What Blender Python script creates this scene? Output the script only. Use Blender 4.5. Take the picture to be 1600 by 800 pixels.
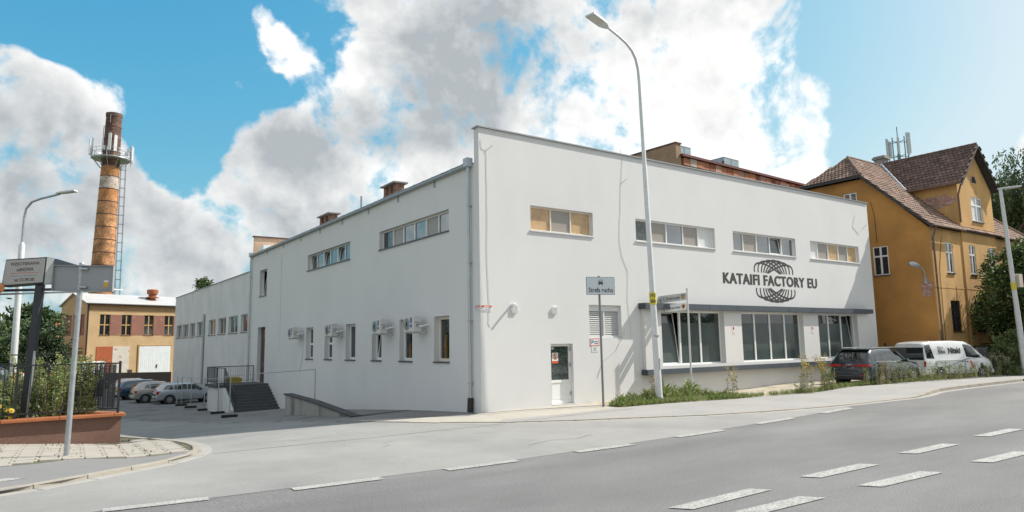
import bpy, bmesh, math, random
import numpy as np
from mathutils import Vector, Matrix
random.seed(7)
S = bpy.context.scene
COL = S.collection
PI = math.pi
for o in list(bpy.data.objects): bpy.data.objects.remove(o)

# ------------------------------------------------------------------ camera
cam = bpy.data.cameras.new("camera"); camo = bpy.data.objects.new("camera", cam); COL.objects.link(camo)
cam.sensor_width = 36.0; cam.lens = 1073.94/1600*36; cam.clip_start = .1; cam.clip_end = 6000
yaw, pitch, roll = .616104, .127457, -.0170182
fw = Vector((math.sin(yaw)*math.cos(pitch), math.cos(yaw)*math.cos(pitch), math.sin(pitch)))
rt = Vector((math.cos(yaw), -math.sin(yaw), 0)); up = rt.cross(fw)
r2 = rt*math.cos(roll)+up*math.sin(roll); u2 = up*math.cos(roll)-rt*math.sin(roll)
camo.matrix_world = Matrix(((r2.x, u2.x, -fw.x, -12.54), (r2.y, u2.y, -fw.y, -19.62), (r2.z, u2.z, -fw.z, 2.2), (0, 0, 0, 1)))
S.camera = camo
S.view_settings.view_transform = 'Standard'; S.view_settings.look = 'None'; S.view_settings.exposure = 1.03; S.view_settings.gamma = 1
# ------------------------------------------------------------------ sun and sky
SUN_EL, SUN_AZ = math.radians(43.6), math.radians(108)
sd = Vector((math.sin(SUN_AZ)*math.cos(SUN_EL), math.cos(SUN_AZ)*math.cos(SUN_EL), math.sin(SUN_EL)))
sl = bpy.data.lights.new("sun", 'SUN'); sl.energy = 3.1; sl.angle = math.radians(.5); sl.color = (1, .955, .88)
so = bpy.data.objects.new("sun", sl); COL.objects.link(so); so.rotation_euler = (-sd).to_track_quat('-Z', 'Y').to_euler()
W = bpy.data.worlds.new("World"); S.world = W; W.use_nodes = True
nt = W.node_tree; N = nt.nodes; LK = nt.links; N.clear()
def nn(t, **k):
    n = N.new(t)
    for a, b in k.items(): setattr(n, a, b)
    return n
def setv(n, i, v): n.inputs[i].default_value = v
def mth(op, a, b=None, c=None, clamp=False):
    n = nn('ShaderNodeMath', operation=op); n.use_clamp = clamp
    for i, v in enumerate((a, b, c)):
        if v is None: continue
        if isinstance(v, (int, float)): n.inputs[i].default_value = v
        else: LK.new(v, n.inputs[i])
    return n.outputs[0]
out = nn('ShaderNodeOutputWorld'); bg = nn('ShaderNodeBackground'); LK.new(bg.outputs[0], out.inputs[0])
sky = nn('ShaderNodeTexSky', sky_type='NISHITA'); sky.sun_disc = False
sky.sun_elevation = SUN_EL; sky.sun_rotation = SUN_AZ; sky.air_density = 1.25; sky.dust_density = 2.2; sky.ozone_density = 1.0
tc = nn('ShaderNodeTexCoord'); dirv = tc.outputs['Generated']
CLOUD = [(0.478,0.791,0.381,0.1249,1.00),(0.428,0.850,0.306,0.0909,0.90),(0.305,0.916,0.261,0.0795,0.95),(0.233,0.936,0.262,0.0511,0.90),(0.609,0.697,0.378,0.1476,1.00),(0.718,0.623,0.312,0.1249,1.00),(0.785,0.537,0.308,0.0738,0.80),(0.758,0.501,0.417,0.0625,0.70),(0.376,0.824,0.425,0.0511,0.80),(0.355,0.869,0.344,0.0511,0.70),(-0.003,0.968,0.252,0.0909,0.90),(0.041,0.951,0.307,0.0454,0.80),(0.080,0.940,0.332,0.0295,0.80),(-0.004,0.941,0.339,0.0295,1.50),(-0.028,0.951,0.308,0.0454,0.60),(0.223,0.888,0.402,0.0295,1.05),(0.268,0.886,0.378,0.0227,1.05),(0.211,0.917,0.339,0.0124,1.05),(0.245,0.888,0.389,0.0227,1.20),(0.187,0.968,0.169,0.0852,0.90),(0.312,0.931,0.188,0.0909,0.80),(-0.020,0.986,0.165,0.1136,0.80),(0.036,0.982,0.186,0.0682,0.75),(0.123,0.985,0.120,0.0909,0.70),(0.246,0.946,0.211,0.0569,0.70),(0.831,0.431,0.351,0.0182,0.80),(0.165,0.889,0.428,0.0250,1.30),(0.826,0.512,0.237,0.0511,0.80),(0.806,0.513,0.296,0.0454,0.70),(0.134,0.927,0.351,0.0791,-1.36),(0.107,0.908,0.405,0.1024,-1.19),(-0.009,0.922,0.387,0.0652,-1.02),(0.184,0.937,0.296,0.0419,-1.02),(0.266,0.908,0.325,0.0242,-0.77),(0.306,0.876,0.373,0.0326,-0.85),(0.296,0.851,0.433,0.0466,-0.94),(0.870,0.378,0.318,0.1397,-1.53),(0.869,0.431,0.242,0.0419,-0.77),(0.916,0.368,0.160,0.0652,-0.68),(0.121,0.960,0.253,0.0335,-1.10),(0.180,0.951,0.251,0.0242,-0.77),(0.030,0.929,0.369,0.0279,-0.68),(0.748,0.545,0.379,0.0223,-0.85),(0.807,0.435,0.399,0.0559,-0.68),(0.131,0.968,0.214,0.0233,-0.51),(-0.023,0.974,0.227,0.0233,-0.42),(0.810,0.512,0.288,0.0511,0.80),(0.779,0.473,0.411,0.0364,0.90),(0.836,0.495,0.235,0.0454,0.90),(0.777,0.529,0.340,0.0398,0.50),(0.833,0.471,0.289,0.0250,0.70),(0.023,0.981,0.192,0.0682,0.30),(0.899,0.426,0.103,0.1117,-0.51),(0.931,0.292,0.220,0.0335,2.60),(0.021,0.931,0.365,0.0223,-0.70),(-0.028,0.932,0.363,0.0279,-0.80),(-0.023,0.974,0.227,0.0279,-0.50),(0.102,0.958,0.267,0.0279,-0.60),(0.132,0.970,0.202,0.0233,-0.40),(0.880,0.322,0.348,0.1117,-0.60)]
GREY = [(0.456,0.806,0.377,0.0698,0.90),(0.396,0.866,0.305,0.0559,0.60),(0.281,0.925,0.256,0.0559,0.90),(0.527,0.751,0.397,0.0652,0.50),(0.018,0.964,0.266,0.0512,0.55),(0.159,0.978,0.134,0.0466,0.60),(-0.017,0.993,0.113,0.0559,0.50),(0.521,0.793,0.315,0.0466,0.40),(-0.016,0.978,0.210,0.0466,0.35),(0.315,0.939,0.140,0.0466,0.40),(0.638,0.649,0.414,0.0652,0.25),(0.098,0.980,0.175,0.0372,0.20),(0.620,0.712,0.329,0.0745,-0.50),(0.748,0.593,0.299,0.0838,-0.60),(0.676,0.641,0.364,0.0559,-0.30),(0.436,0.865,0.250,0.0559,-0.50),(0.310,0.928,0.206,0.0372,-0.35),(0.192,0.959,0.207,0.0372,-0.35),(0.062,0.941,0.332,0.0326,-0.50),(0.346,0.860,0.376,0.0372,-0.40),(0.290,0.901,0.323,0.0233,-0.40),(0.814,0.500,0.294,0.0559,-0.50),(0.226,0.891,0.395,0.0559,-0.60)]
nz1 = nn('ShaderNodeTexNoise'); LK.new(dirv, nz1.inputs['Vector']); setv(nz1, 'Scale', 9.0); setv(nz1, 'Detail', 10); setv(nz1, 'Roughness', .58); setv(nz1, 'Distortion', .35)
nz2 = nn('ShaderNodeTexNoise'); LK.new(dirv, nz2.inputs['Vector']); setv(nz2, 'Scale', 4.2); setv(nz2, 'Detail', 5); setv(nz2, 'Roughness', .55)
wrp = nn('ShaderNodeVectorMath', operation='MULTIPLY_ADD'); LK.new(nz2.outputs['Color'], wrp.inputs[0]); wrp.inputs[1].default_value = (.14,)*3; LK.new(dirv, wrp.inputs[2])
wr2 = nn('ShaderNodeVectorMath', operation='SUBTRACT'); LK.new(wrp.outputs[0], wr2.inputs[0]); wr2.inputs[1].default_value = (.07,)*3
wn = nn('ShaderNodeVectorMath', operation='NORMALIZE'); LK.new(wr2.outputs[0], wn.inputs[0])
def lobesum(L, src):
    acc = 0.0
    for x, y, z, s, a in L:
        d = nn('ShaderNodeVectorMath', operation='DOT_PRODUCT'); LK.new(src, d.inputs[0]); d.inputs[1].default_value = Vector((x, y, z)).normalized()
        e = mth('EXPONENT', mth('MULTIPLY_ADD', d.outputs['Value'], 1/s**2, -1/s**2))
        acc = mth('MULTIPLY_ADD', e, a, acc)
    return acc
dens = mth('MINIMUM', mth('MULTIPLY', lobesum(CLOUD, wn.outputs[0]), .62), .63)
# extra cloud cover added behind the viewpoint to brighten the ambient fill
bk = nn('ShaderNodeVectorMath', operation='DOT_PRODUCT'); LK.new(dirv, bk.inputs[0]); bk.inputs[1].default_value = (.578, .816, 0)
CB = nn('ShaderNodeMapRange'); LK.new(bk.outputs['Value'], CB.inputs[0]); setv(CB, 1, .2); setv(CB, 2, .65); setv(CB, 3, .34); setv(CB, 4, -.20); CB = CB.outputs[0]
n1 = mth('SUBTRACT', nz1.outputs[0], .5); n2 = mth('SUBTRACT', nz2.outputs[0], .5)
# away from the lobes noise alone breaks the cover, denser where it was added
nzf = nn('ShaderNodeTexNoise'); LK.new(dirv, nzf.inputs['Vector']); setv(nzf, 'Scale', 34); setv(nzf, 'Detail', 6); setv(nzf, 'Roughness', .6); nf = mth('SUBTRACT', nzf.outputs[0], .5)
dens = mth('ADD', dens, mth('MULTIPLY_ADD', n1, 2.9, CB)); dens = mth('MULTIPLY_ADD', n2, .9, dens); dens = mth('MULTIPLY_ADD', nf, .8, dens)
msk = nn('ShaderNodeMapRange', interpolation_type='SMOOTHSTEP'); LK.new(dens, msk.inputs[0]); setv(msk, 1, -.08); setv(msk, 2, .42); setv(msk, 3, 0); setv(msk, 4, 1)
# the same noise sampled a step towards the sun: where the cloud is thicker on that side, this side is in its own shade
def fbm(src, sc, det): 
    z = nn('ShaderNodeTexNoise'); LK.new(src, z.inputs['Vector']); setv(z, 'Scale', sc); setv(z, 'Detail', det); setv(z, 'Roughness', .55); setv(z, 'Distortion', .2); return z.outputs[0]
off = nn('ShaderNodeVectorMath', operation='ADD'); LK.new(dirv, off.inputs[0]); off.inputs[1].default_value = tuple((sd+Vector((0, 0, .6))).normalized()*.022)
rel = mth('SUBTRACT', fbm(off.outputs[0], 12, 7), fbm(dirv, 12, 7)); big = mth('SUBTRACT', fbm(dirv, 7, 3), .5)
g = lobesum(GREY, wn.outputs[0]); g = mth('MINIMUM', mth('MAXIMUM', g, -.55), .80)
g = mth('MULTIPLY_ADD', g, .66, .42); g = mth('MULTIPLY_ADD', rel, 1.35, g); g = mth('MULTIPLY_ADD', big, 1.0, g)
edge = nn('ShaderNodeMapRange'); LK.new(dens, edge.inputs[0]); setv(edge, 1, .05); setv(edge, 2, .6); setv(edge, 3, -.16); setv(edge, 4, .06); g = mth('ADD', g, edge.outputs[0])
gr = nn('ShaderNodeMapRange'); LK.new(g, gr.inputs[0]); setv(gr, 1, 0); setv(gr, 2, 1); setv(gr, 3, 0); setv(gr, 4, 1)
ccol = nn('ShaderNodeMix', data_type='RGBA'); LK.new(gr.outputs[0], ccol.inputs['Factor'])
SKY_K = .085
ccol.inputs['A'].default_value = (.56/SKY_K, .555/SKY_K, .545/SKY_K, 1); ccol.inputs['B'].default_value = (.23/SKY_K, .25/SKY_K, .265/SKY_K, 1)
# deeper blue away from the sun, pale towards it: each channel of the sky texture gets its own contrast curve
sep = nn('ShaderNodeSeparateColor'); LK.new(sky.outputs[0], sep.inputs[0]); cmb = nn('ShaderNodeCombineColor')
sb_ = mth('MULTIPLY', mth('POWER', sep.outputs[2], .447), 2.15); sg = mth('MINIMUM', mth('MULTIPLY', mth('POWER', sep.outputs[1], .766), 1.18), mth('MULTIPLY', sb_, .92))
sr = mth('MINIMUM', mth('MULTIPLY', mth('POWER', sep.outputs[0], 1.63), .253), mth('MULTIPLY', sg, .82))
for i, q in enumerate((sr, sg, sb_)): LK.new(q, cmb.inputs[i])
cmix = nn('ShaderNodeMix', data_type='RGBA'); LK.new(msk.outputs[0], cmix.inputs['Factor']); LK.new(cmb.outputs[0], cmix.inputs['A']); LK.new(ccol.outputs['Result'], cmix.inputs['B'])
LK.new(cmix.outputs['Result'], bg.inputs[0]); bg.inputs[1].default_value = SKY_K

# ------------------------------------------------------------------ helpers
def tag(o, label=None, cat=None, group=None, kind=None):
    if label: o['label'] = label
    if cat: o['category'] = cat
    if group: o['group'] = group
    if kind: o['kind'] = kind
    return o
def empty(name, loc=(0, 0, 0), rz=0, label=None, cat=None, group=None):
    o = bpy.data.objects.new(name, None); COL.objects.link(o); o.location = loc; o.rotation_euler = (0, 0, rz); o.empty_display_size = .2
    return tag(o, label, cat, group)
def kids(o): return [c for c in bpy.data.objects if c.parent == o]
def copy_tree(o, parent=None):
    c = o.copy(); COL.objects.link(c)
    if parent is not None: c.parent = parent
    for ch in kids(o): copy_tree(ch, c)
    return c
class Fr:
    """a facade frame: u along the wall, v up, w outward"""
    def __init__(s, o, u, n): s.o = Vector(o); s.u = Vector(u).normalized(); s.n = Vector(n).normalized()
    def __call__(s, u, v, w=0): return s.o + s.u*u + Vector((0, 0, v)) + s.n*w
class MB:
    def __init__(s): s.v = []; s.f = []; s.m = []
    def add(s, vs, fs, m=0):
        b = len(s.v); s.v += [tuple(x) for x in vs]; s.f += [[b+i for i in f] for f in fs]; s.m += [m]*len(fs)
    def hexa(s, p, m=0): s.add(p, [(0, 3, 2, 1), (4, 5, 6, 7), (0, 1, 5, 4), (1, 2, 6, 5), (2, 3, 7, 6), (3, 0, 4, 7)], m); return s
    def box(s, x0, x1, y0, y1, z0, z1, m=0):
        s.hexa([(x0, y0, z0), (x1, y0, z0), (x1, y1, z0), (x0, y1, z0), (x0, y0, z1), (x1, y0, z1), (x1, y1, z1), (x0, y1, z1)], m); return s
    def fbox(s, fr, u0, u1, v0, v1, w0, w1, m=0):
        s.hexa([fr(u0, v0, w0), fr(u1, v0, w0), fr(u1, v0, w1), fr(u0, v0, w1), fr(u0, v1, w0), fr(u1, v1, w0), fr(u1, v1, w1), fr(u0, v1, w1)], m); return s
    def quad(s, a, b, c, d, m=0): s.add([a, b, c, d], [(0, 1, 2, 3)], m); return s
    def poly(s, pts, m=0): s.add(pts, [list(range(len(pts)))], m); return s
    def slab(s, pts, off, m=0):
        n = len(pts); off = Vector(off); p = [Vector(q) for q in pts]; q = [x+off for x in p]
        s.add(p+q, [list(range(n))[::-1], list(range(n, 2*n))]+[(i, (i+1) % n, n+(i+1) % n, n+i) for i in range(n)], m); return s
    def cyl(s, p0, p1, r0, r1=None, n=10, m=0, caps=True):
        return s.tube([p0, p1], [r0, r0 if r1 is None else r1], n, m, caps)
    def tube(s, pts, r, n=8, m=0, caps=True):
        pts = [Vector(p) for p in pts]; k = len(pts); rs = r if isinstance(r, (list, tuple)) else [r]*k
        vs = []; ref = None
        for i, p in enumerate(pts):
            d = (pts[min(i+1, k-1)]-pts[max(i-1, 0)]).normalized()
            if ref is None: ref = d.orthogonal().normalized()
            ref = (ref-d*ref.dot(d)).normalized(); b = d.cross(ref)
            for j in range(n):
                a = 2*PI*j/n; vs.append(p+(ref*math.cos(a)+b*math.sin(a))*rs[i])
        fs = [(i*n+j, i*n+(j+1) % n, (i+1)*n+(j+1) % n, (i+1)*n+j) for i in range(k-1) for j in range(n)]
        if caps: fs += [list(range(n))[::-1], [(k-1)*n+j for j in range(n)]]
        s.add(vs, fs, m); return s
    def lathe(s, prof, c=(0, 0, 0), n=20, m=0):
        vs = [(c[0]+r*math.cos(2*PI*j/n), c[1]+r*math.sin(2*PI*j/n), c[2]+z) for r, z in prof for j in range(n)]; k = len(prof)
        fs = [(i*n+j, i*n+(j+1) % n, (i+1)*n+(j+1) % n, (i+1)*n+j) for i in range(k-1) for j in range(n)]
        fs += [list(range(n))[::-1], [(k-1)*n+j for j in range(n)]]
        s.add(vs, fs, m); return s
    def build(s, name, mats, parent=None, smooth=False, bevel=0, recalc=True):
        me = bpy.data.meshes.new(name); me.from_pydata(s.v, [], s.f)
        for m in (mats if isinstance(mats, (list, tuple)) else [mats]): me.materials.append(m)
        if len(set(s.m)) > 1: me.polygons.foreach_set('material_index', s.m)
        if recalc or bevel:
            bm = bmesh.new(); bm.from_mesh(me)
            if bevel:
                bmesh.ops.bevel(bm, geom=[e for e in bm.edges if e.is_manifold and e.calc_face_angle(0) > .5], offset=bevel, segments=2, profile=.6, affect='EDGES', clamp_overlap=True)
            bmesh.ops.recalc_face_normals(bm, faces=bm.faces); bm.to_mesh(me); bm.free()
        if smooth:
            me.polygons.foreach_set('use_smooth', [True]*len(me.polygons))
            try: me.set_sharp_from_angle(angle=math.radians(38))
            except Exception: pass
        o = bpy.data.objects.new(name, me); COL.objects.link(o)
        if parent is not None: o.parent = parent
        return o
def loc_child(o, p):
    """keep a world-built mesh in place under a thing that has a transform"""
    o.parent = p; o.matrix_parent_inverse = p.matrix_basis.inverted(); return o

# ------------------------------------------------------------------ materials
MATS = {}
def mat(name, col, rough=.7, var=.08, vs=3.0, bump=0, bs=60, metal=0, ior=1.45, col2=None, c2s=1.0, c2t=(.5, .62), coat=0, detail=6, stretch=None, fine=0, fs=200):
    m = bpy.data.materials.new(name); m.use_nodes = True; t = m.node_tree; n = t.nodes; l = t.links
    p = n['Principled BSDF']; p.inputs['Roughness'].default_value = rough; p.inputs['Metallic'].default_value = metal; p.inputs['IOR'].default_value = ior
    if coat: p.inputs['Coat Weight'].default_value = coat; p.inputs['Coat Roughness'].default_value = .05
    g = n.new('ShaderNodeTexCoord'); vec = g.outputs['Object']
    if stretch:
        mp = n.new('ShaderNodeMapping'); mp.inputs['Scale'].default_value = stretch; l.new(vec, mp.inputs[0]); vec = mp.outputs[0]
    def noise(sc, d=detail, v=None):
        z = n.new('ShaderNodeTexNoise'); z.inputs['Scale'].default_value = sc; z.inputs['Detail'].default_value = d; z.inputs['Roughness'].default_value = .6
        l.new(v or vec, z.inputs['Vector']); return z.outputs[0]
    def mix(f, a, b, bt='MIX'):
        x = n.new('ShaderNodeMix'); x.data_type = 'RGBA'; x.blend_type = bt
        if isinstance(f, float): x.inputs['Factor'].default_value = f
        else: l.new(f, x.inputs['Factor'])
        for k, v in (('A', a), ('B', b)):
            if isinstance(v, tuple): x.inputs[k].default_value = (*v, 1) if len(v) == 3 else v
            else: l.new(v, x.inputs[k])
        return x.outputs['Result']
    def rng(v, a, b, c, d):
        x = n.new('ShaderNodeMapRange'); l.new(v, x.inputs[0])
        for i, q in enumerate((a, b, c, d)): x.inputs[i+1].default_value = q
        return x.outputs[0]
    c = tuple(col)
    if col2: c = mix(rng(noise(c2s), c2t[0], c2t[1], 0, 1), c, tuple(col2))
    if var:
        f = rng(noise(vs), .3, .7, 1-var, 1+var); k = n.new('ShaderNodeCombineColor')
        for i in range(3): l.new(f, k.inputs[i])
        c = mix(1.0, c, k.outputs[0], 'MULTIPLY')
    if fine:
        f = rng(noise(fs, 2, g.outputs['Object']), .3, .7, 1-fine, 1+fine); k = n.new('ShaderNodeCombineColor')
        for i in range(3): l.new(f, k.inputs[i])
        c = mix(1.0, c, k.outputs[0], 'MULTIPLY')
    if isinstance(c, tuple): p.inputs['Base Color'].default_value = (*c, 1)
    else: l.new(c, p.inputs['Base Color'])
    if bump:
        b = n.new('ShaderNodeBump'); b.inputs['Strength'].default_value = bump; b.inputs['Distance'].default_value = .02
        l.new(noise(bs, 4, g.outputs['Object']), b.inputs['Height']); l.new(b.outputs[0], p.inputs['Normal'])
    MATS[name] = m; return m
plaster = mat('white_render', (.655, .648, .640), .88, .03, .35, .10, 90, col2=(.615, .608, .60), c2s=.5, c2t=(.5, .85), fine=.035, fs=24, stretch=(1, 1, .7))
plaster_old = mat('aged_grey_render', (.66, .65, .645), .9, .07, .6, .2, 60, col2=(.55, .54, .53), c2s=.5, c2t=(.45, .8), stretch=(1, 1, .6))
soffit = mat('bay_render', (.67, .655, .635), .85, .03, .5, .1, 90)
cap_grey = mat('grey_sheet_metal', (.30, .31, .32), .45, .06, 3, metal=.4)
anthracite = mat('anthracite_cladding', (.095, .11, .13), .45, .10, 2.0, metal=.3)
anth_dark = mat('dark_cladding_end', (.045, .05, .058), .5, .1, 2)
pvc = mat('white_pvc', (.80, .80, .78), .35, .03, 3)
pvc_b = mat('cream_pvc', (.72, .66, .57), .4, .05, 4)
sill_m = mat('graphite_sill', (.09, .095, .105), .45, .08, 4, metal=.3)
sill_w = mat('white_sill', (.68, .68, .67), .4, .04, 4)
galv = mat('galvanised_steel', (.42, .44, .46), .42, .12, 9, metal=.65)
galv_l = mat('pale_galvanised_pole', (.60, .61, .61), .5, .07, 6, metal=.25)
zinc = mat('zinc_sheet', (.46, .48, .50), .4, .08, 2, metal=.5)
glass = mat('dark_window_glass', (.018, .022, .026), .03, .3, .8, ior=2.0)
glass_sky = mat('sky_mirroring_glass', (.04, .05, .06), .02, .2, .8, ior=3.2)
glass_fro = mat('privacy_film_glass', (.060, .078, .075), .16, .25, .7, ior=1.5)
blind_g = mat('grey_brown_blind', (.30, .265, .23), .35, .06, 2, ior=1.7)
refl_tan = mat('painted_tan_reflection', (.50, .33, .17), .3, .2, 4, ior=1.6)  # tan colour paints an orange reflection into the upper panes
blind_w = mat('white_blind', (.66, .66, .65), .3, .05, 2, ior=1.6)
tree_glass = mat('painted_foliage_reflection_glass', (.035, .05, .045), .05, .5, 14, ior=1.8, col2=(.10, .12, .12), c2s=16)  # mottled colour paints reflected foliage into the glass
dark_in = mat('dark_interior', (.02, .02, .022), .9, 0)
black = mat('black_rubber', (.02, .02, .02), .75, .2, 8)
iron = mat('black_painted_iron', (.02, .02, .022), .5, .2, 8)
letter = mat('charcoal_lettering', (.045, .043, .043), .6, .1, 6)
brick_red = mat('chimney_brick_red', (.25, .145, .105), .85, .35, 6, .4, 40, col2=(.17, .10, .08), c2s=4)
conc = mat('weathered_concrete', (.33, .315, .29), .9, .12, 1.5, .4, 40, col2=(.14, .135, .125), c2s=1.6, c2t=(.48, .7), stretch=(1, 1, .3))
conc_l = mat('light_concrete', (.34, .325, .30), .9, .1, 1.5, .3, 50, fine=.08)
conc_d = mat('dark_tar_coping', (.075, .072, .07), .85, .3, 3, .3, 30)
step_m = mat('step_granite', (.085, .085, .088), .8, .15, 3, .2, 60)
asph = mat('worn_asphalt', (.186, .183, .180), .88, .20, .40, .5, 120, col2=(.146, .144, .143), c2s=.35, c2t=(.4, .7), fine=.34, fs=45, stretch=(.35, 1, 1))
asph_l = mat('pale_old_asphalt', (.285, .278, .265), .9, .09, .5, .4, 120, col2=(.225, .222, .215), c2s=.3, c2t=(.45, .7), fine=.16, fs=60)
walk = mat('pale_sidewalk_asphalt', (.315, .305, .29), .9, .07, .6, .35, 110, col2=(.29, .285, .28), c2s=.5, c2t=(.45, .7), fine=.12, fs=60)
path_as = mat('footpath_asphalt', (.225, .22, .215), .9, .10, .6, .4, 110, col2=(.18, .178, .175), c2s=.6, c2t=(.45, .7), fine=.16, fs=60)
paint_w = mat('worn_road_paint', (.40, .392, .37), .8, .14, 3, .3, 80, col2=(.20, .195, .19), c2s=30, c2t=(.50, .60), fine=.3, fs=60)
kerb_m = mat('concrete_kerb', (.33, .30, .255), .9, .12, 2, .3, 60, fine=.1, fs=50)
apron_m = mat('beige_paving', (.40, .37, .32), .9, .09, 1.2, .3, 60, fine=.1, fs=30)
paver = mat('beige_paver', (.36, .33, .285), .9, .16, .9, .35, 60, fine=.1, fs=40)
joint = mat('mossy_joint_sand', (.10, .085, .065), .95, .3, 4, .5, 40, col2=(.10, .13, .05), c2s=2.5)
yard = mat('courtyard_paving', (.215, .205, .195), .9, .12, .8, .3, 40, col2=(.16, .155, .15), c2s=.5, fine=.18, fs=9)
soil = mat('dry_verge_soil', (.42, .37, .29), .95, .2, 1.5, .6, 30, col2=(.22, .19, .12), c2s=1.2, c2t=(.5, .7), fine=.2, fs=20)
earth = mat('ground_earth', (.10, .12, .06), .95, .3, .4, .4, 10)
rust = mat('rusty_orange_sheet', (.34, .115, .05), .8, .3, 3, .3, 30, col2=(.17, .06, .035), c2s=3)
brownp = mat('brown_paint', (.085, .04, .032), .7, .2, 2)
# ------------------------------------------------------------------ terrain
def sp(x, w=2.0): return x if x > 60 else (0 if x < -60 else w*math.log1p(math.exp(x/w)))
def gz(X, Y):
    t = Y + .4*min(max(-X, 0), 10) - 1.6*min(max(-X-10.5, 0), 3)
    if X > 0: t = Y - min(X, 8)
    return -.063*(sp(t-.5)-sp(t-27))
def sstep(a, b, x):
    t = min(1, max(0, (x-a)/(b-a))); return t*t*(3-2*t)
def walk_h(X, Y): return .10*sstep(14.0, 16.8, X) if Y < 3 else 0      # the pavement rises to a raised kerb further on
def drape(name, poly, m, dz, step=1.0, zf=None, kind='structure', parent=None):
    bm = bmesh.new(); vs = [bm.verts.new((x, y, 0)) for x, y in poly]; bm.faces.new(vs)
    xs = [p[0] for p in poly]; ys = [p[1] for p in poly]
    for ax, lo, hi in ((0, min(xs), max(xs)), (1, min(ys), max(ys))):
        k = math.floor(lo/step)*step+step
        while k < hi:
            co = [0, 0, 0]; no = [0, 0, 0]; co[ax] = k; no[ax] = 1
            bmesh.ops.bisect_plane(bm, geom=bm.verts[:]+bm.edges[:]+bm.faces[:], plane_co=co, plane_no=no); k += step
    bmesh.ops.triangulate(bm, faces=bm.faces[:])
    for v in bm.verts: v.co.z = gz(v.co.x, v.co.y)+dz+(zf(v.co.x, v.co.y) if zf else 0)
    bmesh.ops.recalc_face_normals(bm, faces=bm.faces[:])
    me = bpy.data.meshes.new(name); bm.to_mesh(me); bm.free(); me.materials.append(m)
    o = bpy.data.objects.new(name, me); COL.objects.link(o)
    if kind: o['kind'] = kind
    if parent: o.parent = parent
    return o
def axis_vals(lo, hi, a, b, fine, grow=1.35):
    v = list(np.arange(a, b+.01, fine)); s = fine; x = b
    while x < hi: s *= grow; x += s; v.append(x)
    s = fine; x = a
    while x > lo: s *= grow; x -= s; v.insert(0, x)
    return v
gx = axis_vals(-1500, 2500, -16, 50, 2); gy = axis_vals(-900, 2600, -22, 70, 2)
me = bpy.data.meshes.new('ground'); nx, ny = len(gx), len(gy)
me.from_pydata([(x, y, gz(x, y)-.10) for y in gy for x in gx], [], [(j*nx+i, j*nx+i+1, (j+1)*nx+i+1, (j+1)*nx+i) for j in range(ny-1) for i in range(nx-1)])
me.materials.append(earth); ground = bpy.data.objects.new('ground', me); COL.objects.link(ground); tag(ground, kind='structure')

KL = [(-12.0, 60), (-9.2, 34), (-7.6, 25), (-6.45, 15.8), (-5.75, 9.7), (-4.75, 6.5), (-3.9, 2.6), (-3.2, .2), (-2.5, -1.6), (-1.3, -3.1), (.5, -4.26), (2.2, -5.07), (4.0, -5.9), (6.25, -6.53), (9.2, -7.0), (12.9, -7.12), (14.3, -7.2), (16, -6.9), (17.6, -6.5), (20, -6.38), (27, -6.35), (45, -6.3), (95, -6.3)]
BK = [(1.6, -2.7), (4.3, -2.35), (6.3, -2.5), (9.2, -3.0), (15, -3.35), (20, -3.55), (26, -4.05), (30, -4.1), (36, -3.5), (45, -2.6), (95, -1.5)]
LK_ = [(-60, -6.6), (-16, -6.1), (-12.7, -5.9), (-11.84, -5.42), (-10.8, -4.6), (-9.9, -3.85), (-9.47, -3.3), (-9.1, -2.4), (-8.9, -1.2), (-8.88, 0), (-9.0, 1.6), (-9.28, 3.4), (-9.65, 5.9), (-10.4, 12), (-11.2, 22), (-12.6, 34), (-15.5, 60)]
road = drape('road', [(-80, -17.2), (120, -17.2), (120, -6.2), (20, -6.2), (12, -6.9), (9.2, -7.0), (5, -7.4), (0, -7.9), (-5, -8.1), (-10, -7.8), (-14, -7.5), (-80, -6.9)], asph, 0, 2.0)
side_street = drape('side_street', [(9.4, -7.5), (5, -8.0), (0, -8.4), (-5, -8.57), (-10, -8.30), (-14, -8.05), (-80, -7.3)] + LK_ + KL[:15], asph_l, .004)
courtyard = drape('courtyard', KL[:9] + [(-.8, -.6), (0, .1), (.3, 1.5), (.3, 62), (-12, 62)], yard, .010)
apron = drape('forecourt_paving', KL[6:10] + [(-.9, -2.55), (1.6, -2.75), (4.35, -2.4), (4.35, .05), (.0, .05), (-.8, -.5)], apron_m, .018)
sidewalk = drape('sidewalk', KL[9:] + BK[::-1] + [(-.9, -2.5)], walk, .026, .8, walk_h)
verge = drape('verge', [(4.3, -2.4)] + BK[2:] + [(95, 5), (25.9, 5), (25.9, .05), (4.35, .05)], soil, .012, 1.0, walk_h)
near_walk = drape('near_pavement', [(-80, -17.4), (120, -17.4), (120, -30), (-80, -30)], walk, .10, 4)
# kerb stones one by one along both kerb lines
def resample(P, d, o0=0):
    out = []; acc = o0
    for a, b in zip(P, P[1:]):
        A, B = Vector(a), Vector(b); L = (B-A).length
        while acc <= L: out.append((A+(B-A)*acc/L, (B-A).normalized())); acc += d
        acc -= L
    return out
kerb = tag(bpy.data.objects.new('kerb', None), kind='structure'); COL.objects.link(kerb)
def kerb_run(P, d, w, top, inner, m, nm='kerb_stone', lip=0):
    pts = resample(P, d)
    for (p, t), (q, _) in zip(pts, pts[1:]):
        t = (q-p).normalized(); n = Vector((t.y, -t.x))*inner; g = .005
        p2, q2 = p+t*g, q-t*g; b = MB(); z = lambda r: gz(r.x, r.y)
        c = [p2, q2, q2+n*w, p2+n*w]
        b.hexa([(r.x, r.y, z(r)-.15) for r in c]+[(r.x, r.y, z(r)+top(r)) for r in c]); b.build(nm, m, kerb, bevel=.02)
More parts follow.
